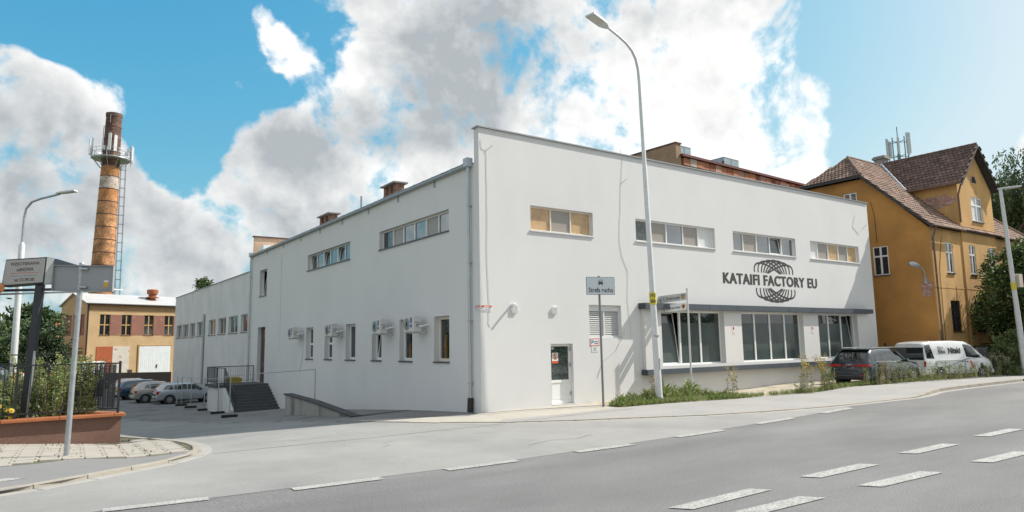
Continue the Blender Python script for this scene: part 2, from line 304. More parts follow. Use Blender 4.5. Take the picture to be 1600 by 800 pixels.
kerb_run(KL[8:21], 1.0, .16, lambda r: .034+walk_h(r.x+.2, r.y), -1, kerb_m)
kerb_run(KL[8:21], 1.0, .22, lambda r: .010, 1, conc_l, 'gutter_stone')
kerb_run(KL[2:9], 2.0, .12, lambda r: .03, -1, conc)
kerb_run(LK_[1:14], .95, .17, lambda r: .074, -1, kerb_m)
kerb_run(LK_[1:14], .95, .24, lambda r: .012, 1, conc_l, 'gutter_stone')
# island on the left: footpath asphalt, sand bed and single pavers
def ins(P, x, y):
    c = False; j = len(P)-1
    for i in range(len(P)):
        if (P[i][1] > y) != (P[j][1] > y) and x < (P[j][0]-P[i][0])*(y-P[i][1])/(P[j][1]-P[i][1])+P[i][0]: c = not c
        j = i
    return c
footpath = drape('footpath', LK_[1:8] + [(-9.4, -2.5), (-9.9, -2.75), (-10.7, -2.78), (-11.6, -2.4), (-12.15, -2.8), (-12.76, -2.9), (-16, -3.2)], path_as, .062, .5)
pave_poly = [(-16, -3.15), (-12.76, -2.86), (-12.15, -2.76), (-11.6, -2.36), (-10.7, -2.74), (-9.9, -2.70), (-9.30, -2.5), (-9.07, -1.2), (-9.04, 0), (-9.16, 1.6), (-9.44, 3.4), (-9.82, 5.9), (-10.1, 5.8), (-10.2, 2.6), (-16, 2.5)]
pavement = drape('pavement', pave_poly, joint, .050, .5)
pm = MB(); pm.box(-.186, .186, -.114, .114, -.05, 0); pmesh = pm.build('paving_block', paver, bevel=.012)
first = True; cnt = 0; rowdir = math.radians(-3)
for r in range(-30, 30):
    for c in range(-30, 30):
        lx = c*.402+(.2 if r % 2 else 0)*0.35; ly = r*.253
        x = -11.5+lx*math.cos(rowdir)-ly*math.sin(rowdir); y = 0+lx*math.sin(rowdir)+ly*math.cos(rowdir)
        if x < -14.1 or y > 4.6 or not ins(pave_poly, x, y): continue
        if not all(ins(pave_poly, x+a, y+b) for a in (-.15, .15) for b in (-.09, .09)): continue
        if cnt >= 296: continue
        o = pmesh if first else pmesh.copy()
        if not first: COL.objects.link(o)
        first = False; cnt += 1; o.parent = pavement
        o.location = (x, y, gz(x, y)+.078+random.uniform(-.006, .006))
        sx = (gz(x+.1, y)-gz(x-.1, y))/.2; sy = (gz(x, y+.1)-gz(x, y-.1))/.2
        o.rotation_euler = (sy+random.uniform(-.012, .012), -sx+random.uniform(-.012, .012), rowdir+random.uniform(-.02, .02))
# painted dashes
def dash(a, b, w, dz, skew=.0, m=paint_w):
    a, b = Vector(a), Vector(b); t = (b-a).normalized(); n = Vector((-t.y, t.x))
    drape('lane_dash', [tuple(a), tuple(b), tuple(b-n*w+t*skew), tuple(a-n*w+t*skew)], m, dz, .6, kind=None, parent=road)
for a, b in (((-11.5, -8.08), (-10.14, -8.2)), ((-8.95, -8.38), (-7.48, -8.46)), ((-6.26, -8.5), (-4.74, -8.53)), ((-3.24, -8.5), (-1.66, -8.5)), ((-.09, -8.36), (1.69, -8.28)), ((3.36, -8.06), (5.25, -7.9)), ((6.99, -7.74), (9.0, -7.5))): dash(a, b, .24, .012)
for a, b in (((-5.42, -13.05), (-3.6, -12.98)), ((-2.22, -12.93), (-.4, -12.93)), ((1.25, -12.8), (3.1, -12.8)), ((4.76, -12.73), (6.7, -12.73)), ((8.4, -12.66), (10.3, -12.66))): dash(a, b, .27, .012, .18)
for a, b in (((-4.95, -13.72), (-3.5, -13.74)), ((-2.2, -13.86), (-.35, -13.92)), ((1.22, -14.05), (3.0, -14.1)), ((4.6, -14.2), (6.4, -14.3))): dash(a, b, .28, .012, .2)
shadow_crack_m = mat('shadow_crack_line', (.12, .117, .113), .8, .2)  # dark tone shared by the painted shadow line and the real cracks
for a, b in (((4.0, -3.02), (-1.6, -3.30)), ((-1.6, -3.30), (-5.3, -3.34)), ((-5.3, -3.34), (-9.0, -3.05))):  # thin dark strips paint a cast shadow line across the street
    drape('shadow_crack_line', [a, b, (b[0], b[1]-.03), (a[0], a[1]-.03)], shadow_crack_m, .034 if a[0] > 0 else .012, .6, walk_h if a[0] > 0 else None, kind=None, parent=side_street)
for k, P_ in enumerate(([(-5.9, -5.2), (-5.6, -4.9), (-5.65, -4.6), (-5.3, -4.4)], [(-3.4, -7.2), (-2.6, -6.9), (-1.9, -7.1), (-1.2, -6.8)], [(-7.9, -2.2), (-7.2, -1.9), (-6.6, -2.3), (-5.9, -2.0)])):
    for a, b in zip(P_, P_[1:]): drape('crack', [a, b, (b[0], b[1]-.016), (a[0], a[1]-.016)], shadow_crack_m, .012, .6, None, kind=None, parent=side_street)
drape('painted_wedge', [(-16, -5.75), (-13.6, -5.35), (-12.35, -4.75), (-12.62, -4.6), (-16, -4.55)], paint_w, .068, .5, kind=None, parent=footpath)
# ------------------------------------------------------------------ facade tools
def wall_holes(b, fr, u0, u1, v0, v1, holes, depth, m=0, w=0):
    """sheet with openings and reveals of the given depth"""
    us = sorted({u0, u1, *[h[0] for h in holes], *[h[1] for h in holes]}); vs = sorted({v0, v1, *[h[2] for h in holes], *[h[3] for h in holes]})
    us = [u for u in us if u0 <= u <= u1]; vs = [v for v in vs if v0 <= v <= v1]
    for a, c in zip(us, us[1:]):
        for d, e in zip(vs, vs[1:]):
            um, vm = (a+c)/2, (d+e)/2
            if any(h[0] < um < h[1] and h[2] < vm < h[3] for h in holes): continue
            b.quad(fr(a, d, w), fr(c, d, w), fr(c, e, w), fr(a, e, w), m)
    for h in holes:
        a, c, d, e = h[:4]; k = h[4] if len(h) > 4 else depth
        for p, q in (((a, d), (a, e)), ((c, d), (c, e)), ((a, e), (c, e)), ((a, d), (c, d))):
            b.quad(fr(*p, w), fr(*q, w), fr(*q, w-k), fr(*p, w-k), m)
def window(fr, parent, u0, u1, v0, v1, depth, cols, panes, fm=pvc, sm=sill_m, rows=None, tilt=(), bd=.055, md=.05, sillp=.05, name='window', film=None, sill=True):
    """frame mesh with panes, sashes and a sill as children; cols/rows are relative widths; panes one material per cell"""
    b = MB(); w0, w1 = -depth, -depth+.07
    g = .004
    U0, U1, V0, V1 = u0+g, u1-g, v0+g, v1-g
    b.fbox(fr, U0, U1, V0, V0+bd, w0, w1); b.fbox(fr, U0, U1, V1-bd, V1, w0, w1)
    b.fbox(fr, U0, U0+bd, V0+bd, V1-bd, w0, w1); b.fbox(fr, U1-bd, U1, V0+bd, V1-bd, w0, w1)
    rows = rows or [1]; tu = sum(cols); tv = sum(rows); iu = U1-U0-2*bd; iv = V1-V0-2*bd
    cu = [U0+bd]; cv = [V0+bd]
    for c in cols: cu.append(cu[-1]+iu*c/tu)
    for r in rows: cv.append(cv[-1]+iv*r/tv)
    for x in cu[1:-1]: b.fbox(fr, x-md/2, x+md/2, V0+bd, V1-bd, w0+.002, w1+.004)
    for y in cv[1:-1]: b.fbox(fr, U0+bd, U1-bd, y-md/2, y+md/2, w0+.001, w1+.002)
    o = b.build(name, fm, parent)
    k = 0
    for j in range(len(rows)):
        for i in range(len(cols)):
            x0 = cu[i]+(md/2 if i else 0); x1 = cu[i+1]-(md/2 if i < len(cols)-1 else 0)
            y0 = cv[j]+(md/2 if j else 0); y1 = cv[j+1]-(md/2 if j < len(rows)-1 else 0)
            m = panes[k % len(panes)]; t = k in tilt; k += 1
            sb = MB(); s = .04
            if t:
                tl = lambda u, v, w: fr(u, v, w-(v-y0)*.13)
            else: tl = fr
            if t:
                for (a, c, d, e) in ((x0, x1, y0, y0+s), (x0, x1, y1-s, y1), (x0, x0+s, y0+s, y1-s), (x1-s, x1, y0+s, y1-s)): sb.fbox(tl, a, c, d, e, w0-.03, w0+.02)
                sb.build('sash', fm, o); pb = MB().fbox(tl, x0+s, x1-s, y0+s, y1-s, w0-.02, w0-.005); pb.build('pane', m, o)
            else:
                pb = MB().fbox(fr, x0, x1, y0, y1, w0+.012, w0+.03); pb.build('pane', m, o)
            if film:
                fb = MB().fbox(tl, x0+(s if t else 0), x1-(s if t else 0), y0+(s if t else 0), y0+(y1-y0)*film, w0+(.0 if t else .031), w0+(.004 if t else .036)); fb.build('privacy_film', glass_fro, o)
    if sill:
        MB().fbox(fr, u0-.03, u1+.03, v0-.045, v0+.003, .003, sillp).fbox(fr, u0+.002, u1-.002, v0-.03, v0+.002, -depth+.03, .003).build('sill', sm, o)
    return o
FONTC = {}
def text(name, s, fr, u0, v0, w, h, wo, m, parent, bold=0, thick=.004, fat=0, space=1.0):
    """lettering as real raised mesh, fitted into a w x h box with its lower left corner at u0,v0"""
    cu = bpy.data.curves.new(name, 'FONT'); cu.body = s; cu.resolution_u = 3; cu.offset = bold; cu.fill_mode = 'BOTH'; cu.space_character = space; cu.extrude = .01
    t = bpy.data.objects.new(name, cu); COL.objects.link(t); bpy.context.view_layer.update()
    me = bpy.data.meshes.new_from_object(t.evaluated_get(bpy.context.evaluated_depsgraph_get())); bpy.data.objects.remove(t)
    me.name = name
    xs = [v.co.x for v in me.vertices]; ys = [v.co.y for v in me.vertices]; x0, x1, y0, y1 = min(xs), max(xs), min(ys), max(ys)
    if fat:
        bm = bmesh.new(); bm.from_mesh(me); src = bm.faces[:]+bm.edges[:]+bm.verts[:]; fx = fat*(x1-x0)/w
        for dx, dz in ((-fx, .004), (fx, .008)):
            r = bmesh.ops.duplicate(bm, geom=src)
            for g_ in r['geom']:
                if isinstance(g_, bmesh.types.BMVert): g_.co.x += dx; g_.co.z += dz
        bm.to_mesh(me); bm.free(); x0 -= fx; x1 += fx
    for v in me.vertices:
        z = wo+(max(0, abs(v.co.z)-.01)*.25 if fat else 0)+(thick if v.co.z > 0 else 0)
        v.co = fr(u0+(v.co.x-x0)/(x1-x0)*w, v0+(v.co.y-y0)/(y1-y0)*h, z)
    me.materials.clear(); me.materials.append(m); me.validate()
    o = bpy.data.objects.new(name, me); COL.objects.link(o); o.parent = parent
    return o

# ------------------------------------------------------------------ the white factory
FA = Fr((0, 0, 0), (1, 0, 0), (0, -1, 0)); FL = Fr((0, 0, 0), (0, 1, 0), (-1, 0, 0))
fac = empty('factory_building', (0, 0, 0), 0, 'big white rendered two storey factory with the charcoal lettering on its long street front', 'factory')
strips = [(2.2, 5.22), (7.54, 12.52), (13.8, 18.74), (20.05, 24.75)]
bayw = [(8.62, 12.62), (13.84, 18.68), (20.0, 23.72)]
fh = [(a, b, 6.28, 7.20) for a, b in strips]+[(2.99, 4.03, .02, 2.18), (4.88, 6.55, 2.38, 3.63)]+[(a, b, 1.22, 3.46) for a, b in bayw]
b = MB(); wall_holes(b, FA, 0, 26, -.4, 9.75, fh, .24)
leftw = [(2.09, 3.23), (5.01, 6.15), (7.88, 8.9), (10.75, 11.93), (13.68, 14.76), (16.47, 17.6)]
lh = [(2.09, 8.18, 6.39, 7.2), (11.52, 17.6, 6.38, 7.24), (25.4, 27.05, 5.58, 7.3)]+[(a, c, 1.6, 3.27) for a, c in leftw]+[(25.45, 27.15, .0, 3.56)]
wall_holes(b, FL, .3, 29.17, -2.3, 8.52, lh, .30); b.quad(FL(0, -2, 0), FL(.3, -2, 0), FL(.3, 9.75, 0), FL(0, 9.75, 0))
b.quad((0, .3, 8.5), (26, .3, 8.5), (26, .3, 9.75), (0, .3, 9.75)); b.quad((0, 0, 9.75), (26, 0, 9.75), (26, .3, 9.75), (0, .3, 9.75))
b.quad((26, 0, -.4), (26, 7, -.4), (26, 7, 8.6), (26, 0, 8.6)); b.quad((26, 0, 8.6), (26, .3, 8.6), (26, .3, 9.75), (26, 0, 9.75))
b.quad((0, 29.17, -2), (12, 29.17, -2), (12, 29.17, 8.9), (0, 29.17, 8.52)); b.quad((12, 29.17, -2), (12, 6.5, -2), (12, 6.5, 8.9), (12, 29.17, 8.9)); b.quad((12, 6.5, -2), (26, 6.5, -2), (26, 6.5, 8.7), (12, 6.5, 8.7))
wall = b.build('wall', plaster, fac)
b = MB(); b.quad((-.02, .3, 8.54), (12, .3, 8.92), (12, 29.2, 8.92), (-.02, 29.2, 8.54)); b.quad((12, .3, 8.7), (26, .3, 8.7), (26, 6.6, 8.7), (12, 6.6, 8.7)); b.build('roof', mat('grey_roof_felt', (.20, .20, .20), .9, .15), fac)
MB().box(-.06, 26.05, -.07, .36, 9.753, 9.80).build('parapet_cap', cap_grey, fac)
# inner dark lining so that openings look into a room
b = MB(); b.box(.62, 11, 1.2, 28, -1.0, 8.3); b.build('inner_core', dark_in, fac)
# strip windows on the street front
PW = [[refl_tan, blind_g, refl_tan], [tree_glass, blind_g, glass_sky, blind_g, blind_w], [glass_sky, blind_g, glass_sky, glass, glass_sky], [blind_w, blind_g, refl_tan, blind_g, refl_tan]]
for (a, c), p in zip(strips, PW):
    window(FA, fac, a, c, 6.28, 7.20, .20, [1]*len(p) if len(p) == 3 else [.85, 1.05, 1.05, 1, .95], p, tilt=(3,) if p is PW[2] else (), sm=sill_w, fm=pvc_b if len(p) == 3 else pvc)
# side wall windows
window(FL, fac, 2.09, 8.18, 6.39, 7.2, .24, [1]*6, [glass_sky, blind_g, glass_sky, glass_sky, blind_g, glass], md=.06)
window(FL, fac, 11.52, 17.6, 6.38, 7.24, .24, [1]*6, [glass_sky, glass, glass_sky, glass, glass_sky, glass], tilt=(1, 3, 5), md=.06)
window(FL, fac, 25.4, 27.05, 5.58, 7.3, .28, [1], [glass], tilt=(0,))
room_glass = bpy.data.materials.new('clear_glass'); room_glass.use_nodes = True
_n = room_glass.node_tree.nodes; _l = room_glass.node_tree.links; _p = _n['Principled BSDF']
_g = _n.new('ShaderNodeBsdfGlossy'); _g.inputs['Roughness'].default_value = .02; _t = _n.new('ShaderNodeBsdfTransparent'); _t.inputs[0].default_value = (.75, .8, .8, 1)
_m = _n.new('ShaderNodeMixShader'); _m.inputs[0].default_value = .14; _l.new(_t.outputs[0], _m.inputs[1]); _l.new(_g.outputs[0], _m.inputs[2]); _l.new(_m.outputs[0], _n['Material Output'].inputs[0])
for i, (a, c) in enumerate(leftw):
    if i >= 4: window(FL, fac, a, c, 1.6, 3.27, .28, [1], [glass], rows=[1, 1.15], bd=.09, md=.1)
    elif i == 2: window(FL, fac, a, c, 1.6, 3.27, .28, [1], [glass], tilt=(0,), bd=.07)
    else: window(FL, fac, a, c, 1.6, 3.27, .28, [1], [room_glass if i < 2 else glass], bd=.11, fm=pvc if i else pvc_b)
orange = mat('orange_machine_paint', (.85, .25, .03), .4, .15, 4)
for y, hh in ((2.95, 1.05), (5.90, .75)):
    e = empty('machine_arm', (.43, y, 1.55), 0, 'orange machine arm behind the glass of the lower window nearest the building corner' if y < 3.5 else 'orange machine arm seen through the lower window under the second air conditioner from the corner', 'machine', 'orange machine arms inside the windows')
    MB().tube([(0, 0, 0), (.02, .1, hh*.3), (-.05, .04, hh*.6), (.02, .12, hh)], [.10, .08, .07, .05], 10).build('arm', orange, e, True); MB().lathe([(.13, -.2), (.13, .02), (.10, .08)], n=14).build('base', orange, e, True)
# side entrance
d = MB().fbox(FL, 25.5, 27.1, .03, 3.5, -.28, -.22).build('door', mat('brown_door', (.06, .035, .03), .5), fac)
MB().fbox(FL, 25.6, 26.3, 2.5, 3.4, -.219, -.21).build('pane', glass, d); MB().fbox(FL, 25.62, 26.28, .5, 2.3, -.219, -.212).build('door_panel', glass, d); MB().fbox(FL, 26.4, 26.44, 1.0, 1.3, -.22, -.15).build('handle', galv, d)
# street door
d = MB(); 
for q in ((2.995, 4.025, 2.09, 2.175), (2.995, 3.08, .03, 2.09), (3.94, 4.025, .03, 2.09), (3.08, 3.94, .03, .14), (3.08, 3.94, .78, .88)): d.fbox(FA, *q, -.22, -.15)
d = d.build('door', pvc, fac)
MB().fbox(FA, 3.08, 3.94, .88, 2.09, -.20, -.185).build('pane', tree_glass, d); MB().fbox(FA, 3.08, 3.94, .14, .78, -.20, -.175).fbox(FA, 3.15, 3.87, .2, .72, -.176, -.168).build('door_panel', pvc, d)
for z in (.32, 1.35, 1.92): MB().fbox(FA, 3.96, 4.01, z, z+.12, -.149, -.12).build('hinge', galv, d)
MB().fbox(FA, 3.02, 3.06, 1.0, 1.2, -.149, -.09).build('handle', galv, d)
MB().fbox(FA, 2.99, 4.03, -.05, .018, -.24, .1).build('threshold', conc_l, fac)
# louvre
lv = MB(); 
for q in ((4.884, 6.546, 3.40, 3.626), (4.884, 4.94, 2.44, 3.40), (6.49, 6.546, 2.44, 3.40), (5.69, 5.75, 2.44, 3.40), (4.884, 6.546, 2.384, 2.44)): lv.fbox(FA, *q, -.16, -.10)
lv.fbox(FA, 4.884, 6.546, 2.384, 3.626, -.24, -.22); lv = lv.build('louvre', sill_w, fac)
for a, c in ((4.945, 5.685), (5.755, 6.485)):
    for k in range(13):
        z = 2.45+k*.0725; bb = MB(); bb.hexa([FA(a, z, -.13), FA(c, z, -.13), FA(c, z+.012, -.13), FA(a, z+.012, -.13), FA(a, z+.05, -.19), FA(c, z+.05, -.19), FA(c, z+.062, -.19), FA(a, z+.062, -.19)]); bb.build('slat', sill_w, lv)
# bay with the shop windows
b = MB(); wall_holes(b, FA, 7.66, 24.78, 1.10, 3.50, [(a, c, 1.22, 3.46) for a, c in bayw], .168, w=.17)
for u in (7.66, 24.78): b.quad(FA(u, 1.1, 0), FA(u, 3.5, 0), FA(u, 3.5, .17), FA(u, 1.1, .17))
b.quad(FA(7.66, 1.1, .0), FA(24.78, 1.1, .0), FA(24.78, 1.1, .17), FA(7.66, 1.1, .17)); b.quad(FA(7.66, 3.5, .0), FA(24.78, 3.5, .0), FA(24.78, 3.5, .17), FA(7.66, 3.5, .17))
bay = b.build('bay', soffit, fac)
def cladding(edges, z0, z1, p, back):
    for i, (a, c) in enumerate(zip(edges, edges[1:])):
        MB().fbox(FA, a+.008, c-.008, z0, z1, back, p).build('cladding_panel', anthracite, bay)
    MB().fbox(FA, edges[0]+.02, edges[-1]-.02, z0+.01, z1-.01, .002, p-.012).build('canopy_core', anth_dark, bay)
    MB().fbox(FA, edges[0]-.012, edges[0]+.007, z0-.002, z1+.002, .002, p+.004).build('end_cap', anth_dark, bay)
    MB().fbox(FA, edges[-1]-.007, edges[-1]+.012, z0-.002, z1+.002, .002, p+.004).build('end_cap', anth_dark, bay)
cladding([7.53, 9.44, 11.4, 13.35, 15.32, 17.24, 19.13, 21.03, 22.9, 25.0], 3.502, 3.74, .39, .2)
cladding([7.56, 8.58, 10.59, 12.69, 14.75, 17.1, 18.79, 20.8, 22.8, 24.9], .89, 1.098, .33, .1)
BP = [glass]
for i, ((a, c), n) in enumerate(zip(bayw, (3, 4, 3))):
    window(FA, fac, a, c, 1.22, 3.46, .13, [1]*n, [glass], tilt=((0,), (), (2,))[i], film=.80, md=.09, bd=.06, sm=sill_w, sillp=.02, sill=False)
for u in (8.14, 13.24, 19.42):
    s = MB().fbox(FA, u-.1, u+.1, 2.47, 2.84, .172, .176).build('notice_sticker', mat('pale_pink_sticker', (.75, .62, .62), .5), fac)
    MB().fbox(FA, u-.045, u+.045, 2.68, 2.78, .1765, .178).fbox(FA, u-.015, u+.015, 2.65, 2.82, .1765, .1775).build('pictogram', mat('maroon_print', (.22, .04, .07), .6), s)
    for k in (-.045, .02): MB().fbox(FA, u+k, u+k+.02, 2.50, 2.53, .1765, .178).build('print_mark', MATS['maroon_print'], s)
# lettering and ring emblem
text('lettering', 'KATAIFI FACTORY EU', FA, 12.92, 4.75, 7.5, .50, .003, letter, fac, bold=.02, fat=.024, space=1.10)
def arcs(sign):
    """half of the woven ring: fanned arches from bases on the left to bases on the right"""
    b = MB(); LB = [15.27, 15.55, 15.80, 15.97, 16.12, 16.24, 16.32]; RB = [33.60-x for x in LB[::-1]]; n = len(LB); sh = 0 if sign > 0 else .08
    for i in range(n):
        t = i/(n-1); q3 = lambda a, m_, c: a*(1-t)*(1-2*t)+4*m_*t*(1-t)+c*t*(2*t-1)
        h = q3(.60, .84, .60)
        P = [(LB[i], 0), (LB[i]+q3(-.14, .20, 1.30), h), (RB[i]-q3(1.30, .20, -.14), h), (RB[i], 0)]; pts = []
        for k in range(21):
            s = k/20; c = ((1-s)**3, 3*s*(1-s)**2, 3*s*s*(1-s), s**3); pts.append((sum(q*p[0] for q, p in zip(c, P)), sum(q*p[1] for q, p in zip(c, P))))
        z0 = 5.36 if sign > 0 else 4.62; f = lambda x, z: FA(x+sh, z0+sign*z, .004+.0003*i)
        for k in range(20):
            (x0, y0), (x1, y1) = pts[k], pts[k+1]; d0 = Vector((pts[min(k+1, 20)][0]-pts[max(k-1, 0)][0], pts[min(k+1, 20)][1]-pts[max(k-1, 0)][1])).normalized(); d1 = Vector((pts[min(k+2, 20)][0]-pts[k][0], pts[min(k+2, 20)][1]-pts[k][1])).normalized()
            a, c = Vector((-d0.y, d0.x))*.043, Vector((-d1.y, d1.x))*.043
            b.quad(f(x0+a.x, y0+a.y), f(x1+c.x, y1+c.y), f(x1-c.x, y1-c.y), f(x0-a.x, y0-a.y))
    return b
arcs(1).build('emblem_ring', letter, fac); arcs(-1).build('emblem_ring', letter, fac)
# round vents and the flue pipe
for u, z in ((3.2, 3.39), (1.42, 3.40)):
    v = MB().cyl(FA(u, z, .002), FA(u, z, .05), .155, .15, 20).build('round_vent', pvc, fac, True)
    for k in range(5): MB().fbox(FA, u-.12, u+.12, z-.11+k*.05, z-.085+k*.05, .051, .06).build('slat', galv_l, v)
MB().tube([FA(1.30, 3.55, 0), FA(1.30, 3.57, .16), FA(1.27, 3.52, .26)], .045, 10).build('flue_pipe', pvc, fac, True)
# gutter, downpipes, little vents on the side wall
b = MB(); b.tube([(-.10, .42, 8.50), (-.10, 29.3, 8.50)], .07, 10); b.box(-.17, -.02, .4, 29.3, 8.555, 8.575); b.build('gutter', galv, fac, True)
for y in np.arange(.8, 29, .75): MB().box(-.185, .1, y, y+.03, 8.576, 8.59).build('gutter_bracket', cap_grey, fac)
for y in (.52, 28.95):
    b = MB(); b.box(-.24, -.01, y-.14, y+.14, 8.42, 8.72); b.tube([(-.12, y, 8.45), (-.12, y, 8.2), (-.10, y, .4+(0 if y < 1 else -1.5))], .052, 10); b.build('downpipe', zinc, fac, True)
    for z in (.9, 3, 5, 7): MB().box(-.17, -.002, y-.065, y+.065, z, z+.03).build('pipe_clip', galv, fac)
MB().cyl((-.12, .52, -.05), (-.10, .52, .42), .1, .1, 12).build('drain_boot', mat('cast_iron', (.03, .025, .022), .7, .3), fac, True)
for y in (3.15, 6.32, 9.37, 12.56, 15.73, 18.85, 22.05, 25.43):
    MB().fbox(FL, y-.07, y+.07, 8.20, 8.44, .002, .02).build('vent_grille', cap_grey, fac)
# lightning conductors and cables on the street front
cab = mat('thin_grey_cable', (.56, .56, .55), .6, .05)
def cable(pts, r=.006, name='cable'):
    P = []
    for (a, b_), (c, d_) in zip(pts, pts[1:]):
        for k in range(6): P.append(FA(a+(c-a)*k/6+random.uniform(-.012, .012), b_+(d_-b_)*k/6, .014))
    P.append(FA(*pts[-1], .008)); MB().tube(P, r, 5).build(name, cab, fac)
cable([(.31, 8.95), (.33, 7.5), (.30, 5.2), (.36, 3.6), (.33, 2.95), (.40, 2.80)])
cable([(.08, 9.3), (.12, 9.0), (.31, 8.95)], .006); cable([(6.95, 9.7), (6.8, 8.55), (6.6, 6.3), (6.7, 5.6), (7.0, 5.0), (6.92, 3.9), (7.05, 2.3)])
cable([(24.6, 8.9), (24.3, 8.3), (24.9, 7.9), (25.7, 8.5)], .008); cable([(6.7, 2.6), (6.2, 1.9), (5.5, 1.5), (5.2, .9)], .009)
for u, z in ((.31, 8.95), (6.8, 8.55), (25.4, 8.3)): MB().tube([FA(u, z, .01), FA(u+.22, z+.2, .10)], .014, 6).build('cable_bracket', cab, fac)
for u, zz in ((.62, 9.9), (6.95, 9.9), (13, 9.9)): MB().tube([(u, .1, 9.8), (u, .1, zz+.1)], .012, 5).build('conductor_rod', cab, fac)
cable2 = MB(); cable2.tube([FL(18.0, 2.6, .01), FL(18.1, 1.6, .012), FL(18.6, .9, .01), FL(18.2, .5, .01)], .012, 5); cable2.tube([FL(22.3, 7.9, .01), FL(22.35, 6.0, .01), FL(22.3, 2.0, .01)], .008, 5); cable2.build('cable', cab, fac)
# roof chimneys of the factory
def stack(y0, y1, z0, z1, x=1.0):
    e = MB().box(x, x+.5, y0, y1, 8.6, z0+.2).build('chimney', brick_red, fac)
    for a, c in ((y0, y0+.3), ((y0+y1)/2-.12, (y0+y1)/2+.12), (y1-.3, y1)): MB().box(x+.02, x+.48, a+.01, c-.01, z0+.2, z1).build('flue_pier', brick_red, e)
    MB().box(x-.12, x+.62, y0-.13, y1+.13, z1+.002, z1+.07).build('cap', conc, e)
stack(9.75, 11.1, 9.3, 9.93, 1.5); stack(18.4, 20.1, 9.27, 9.88, 1.5)
b = MB(); b.tube([(1, 12.6, 8.6), (1, 12.6, 9.75)], .06, 8); b.build('vent_pipe', galv, fac, True)
b = MB(); b.box(.08, 11.9, 29.0, 29.165, 8.0, 9.85); b.build('gable_wall', mat('peeling_ochre_render', (.55, .36, .24), .9, .12, 1, .2, 30, col2=(.58, .47, .38), c2s=.6), fac); MB().box(.0, 12, 28.9, 29.25, 9.852, 9.93).build('gable_coping', brownp, fac)
MB().box(.25, 2.6, 27.3, 28.6, 8.62, 9.1).build('skylight', pvc, fac)

# annex behind
ann = empty('annex_building', (0, 29.2, 0), 0, 'long grey rendered annex with a row of small square windows behind the white factory', 'annex')
FN = Fr((.12, 29.2, 0), (0, 1, 0), (-1, 0, 0))
aw = [(.05, 3.0), (3.7, 6.65), (7.3, 10.05), (10.75, 13.6), (15.6, 18.4), (19.0, 21.7), (22.2, 25.25), (25.5, 28.4)]
b = MB(); wall_holes(b, FN, 0, 29.6, -2.4, 7.52, [(a+.1, c-.1, 3.36, 4.62) for a, c in aw], .25)
b.quad(FN(29.6, -2.4), FN(29.6, -2.4, -12), FN(29.6, 7.52, -12), FN(29.6, 7.52)); b.quad(FN(0, 7.52), FN(29.6, 7.52), FN(29.6, 7.4, -12), FN(0, 7.4, -12)); b.quad(FN(0, -2, -12), FN(29.6, -2, -12), FN(29.6, 7.4, -12), FN(0, 7.4, -12))
loc_child(b.build('wall', plaster_old), ann)
loc_child(MB().fbox(FN, -.02, 29.7, 7.523, 7.57, -.4, .06).build('parapet_cap', cap_grey), ann)
for a, c in aw:
    o = window(FN, None, a+.1, c-.1, 3.36, 4.62, .2, [1, 1], [glass, tree_glass], fm=pvc, md=.06); loc_child(o, ann)
for y, m in ((15.0, galv), (.4, galv_l)): loc_child(MB().tube([FN(y, 5.2 if y > 1 else 5.7, .1), FN(y, -1.9, .1)], .09 if y > 1 else .06, 10).build('downpipe', m, None, True), ann)
def rebase(root, loc):
    root.location = loc
    for c in kids(root): c.matrix_parent_inverse = Matrix.Translation(-Vector(loc)) @ c.matrix_parent_inverse
    return root
# ------------------------------------------------------------------ air conditioners on the side wall
ac_m = mat('off_white_unit', (.62, .60, .56), .5, .06, 5); blue_s = mat('blue_sticker', (.03, .09, .32), .5)
def ac(y, label):
    e = empty('air_conditioner', (-.62, y, 2.72), 0, label, 'air conditioner', 'air conditioner units on the side wall')
    c = MB().box(0, .32, -.42, .42, 0, .60).build('casing', ac_m, e, bevel=.02)
    g = MB(); g.lathe([(.235, 0), (.235, .012), (.21, .014)], n=24); me = g.build('fan_grille', galv, e, True); me.rotation_euler = (0, -PI/2, 0); me.location = (-.002, .13, .30)
    for k in range(6):
        a = k*PI/6; MB().box(-.225, .225, -.006, .006, .015, .02).build('grille_bar', black, me).rotation_euler = (0, 0, a)
    MB().box(-.006, -.001, -.27, -.15, .17, .54).build('blue_label', blue_s, e); MB().box(-.008, -.0062, -.26, -.16, .28, .33).build('label_mark', pvc, e)
    MB().box(.04, .30, -.427, -.421, .34, .38).box(.1, .26, -.45, -.421, .2, .30).build('valve_cover', galv, e)
    for s in (-.3, .3): MB().box(.0, .6, s-.02, s+.02, -.05, -.004).box(.57, .61, s-.02, s+.02, -.05, .3).build('bracket', galv_l, e)
    MB().tube([(.2, -.44, .22), (.3, -.5, .2), (.48, -.46, .25), (.61, -.46, .25)], .028, 8).build('pipe', pvc, e, True)
ac(4.10, 'off white air conditioner nearest the building corner, between the two windows showing orange')
ac(7.08, 'off white air conditioner covering the top of the tilted lower window')
ac(12.6, 'off white air conditioner partly covering the second lower window from the stairs')
ac(18.4, 'off white air conditioner unit nearest the outside stairs, left of all lower windows')

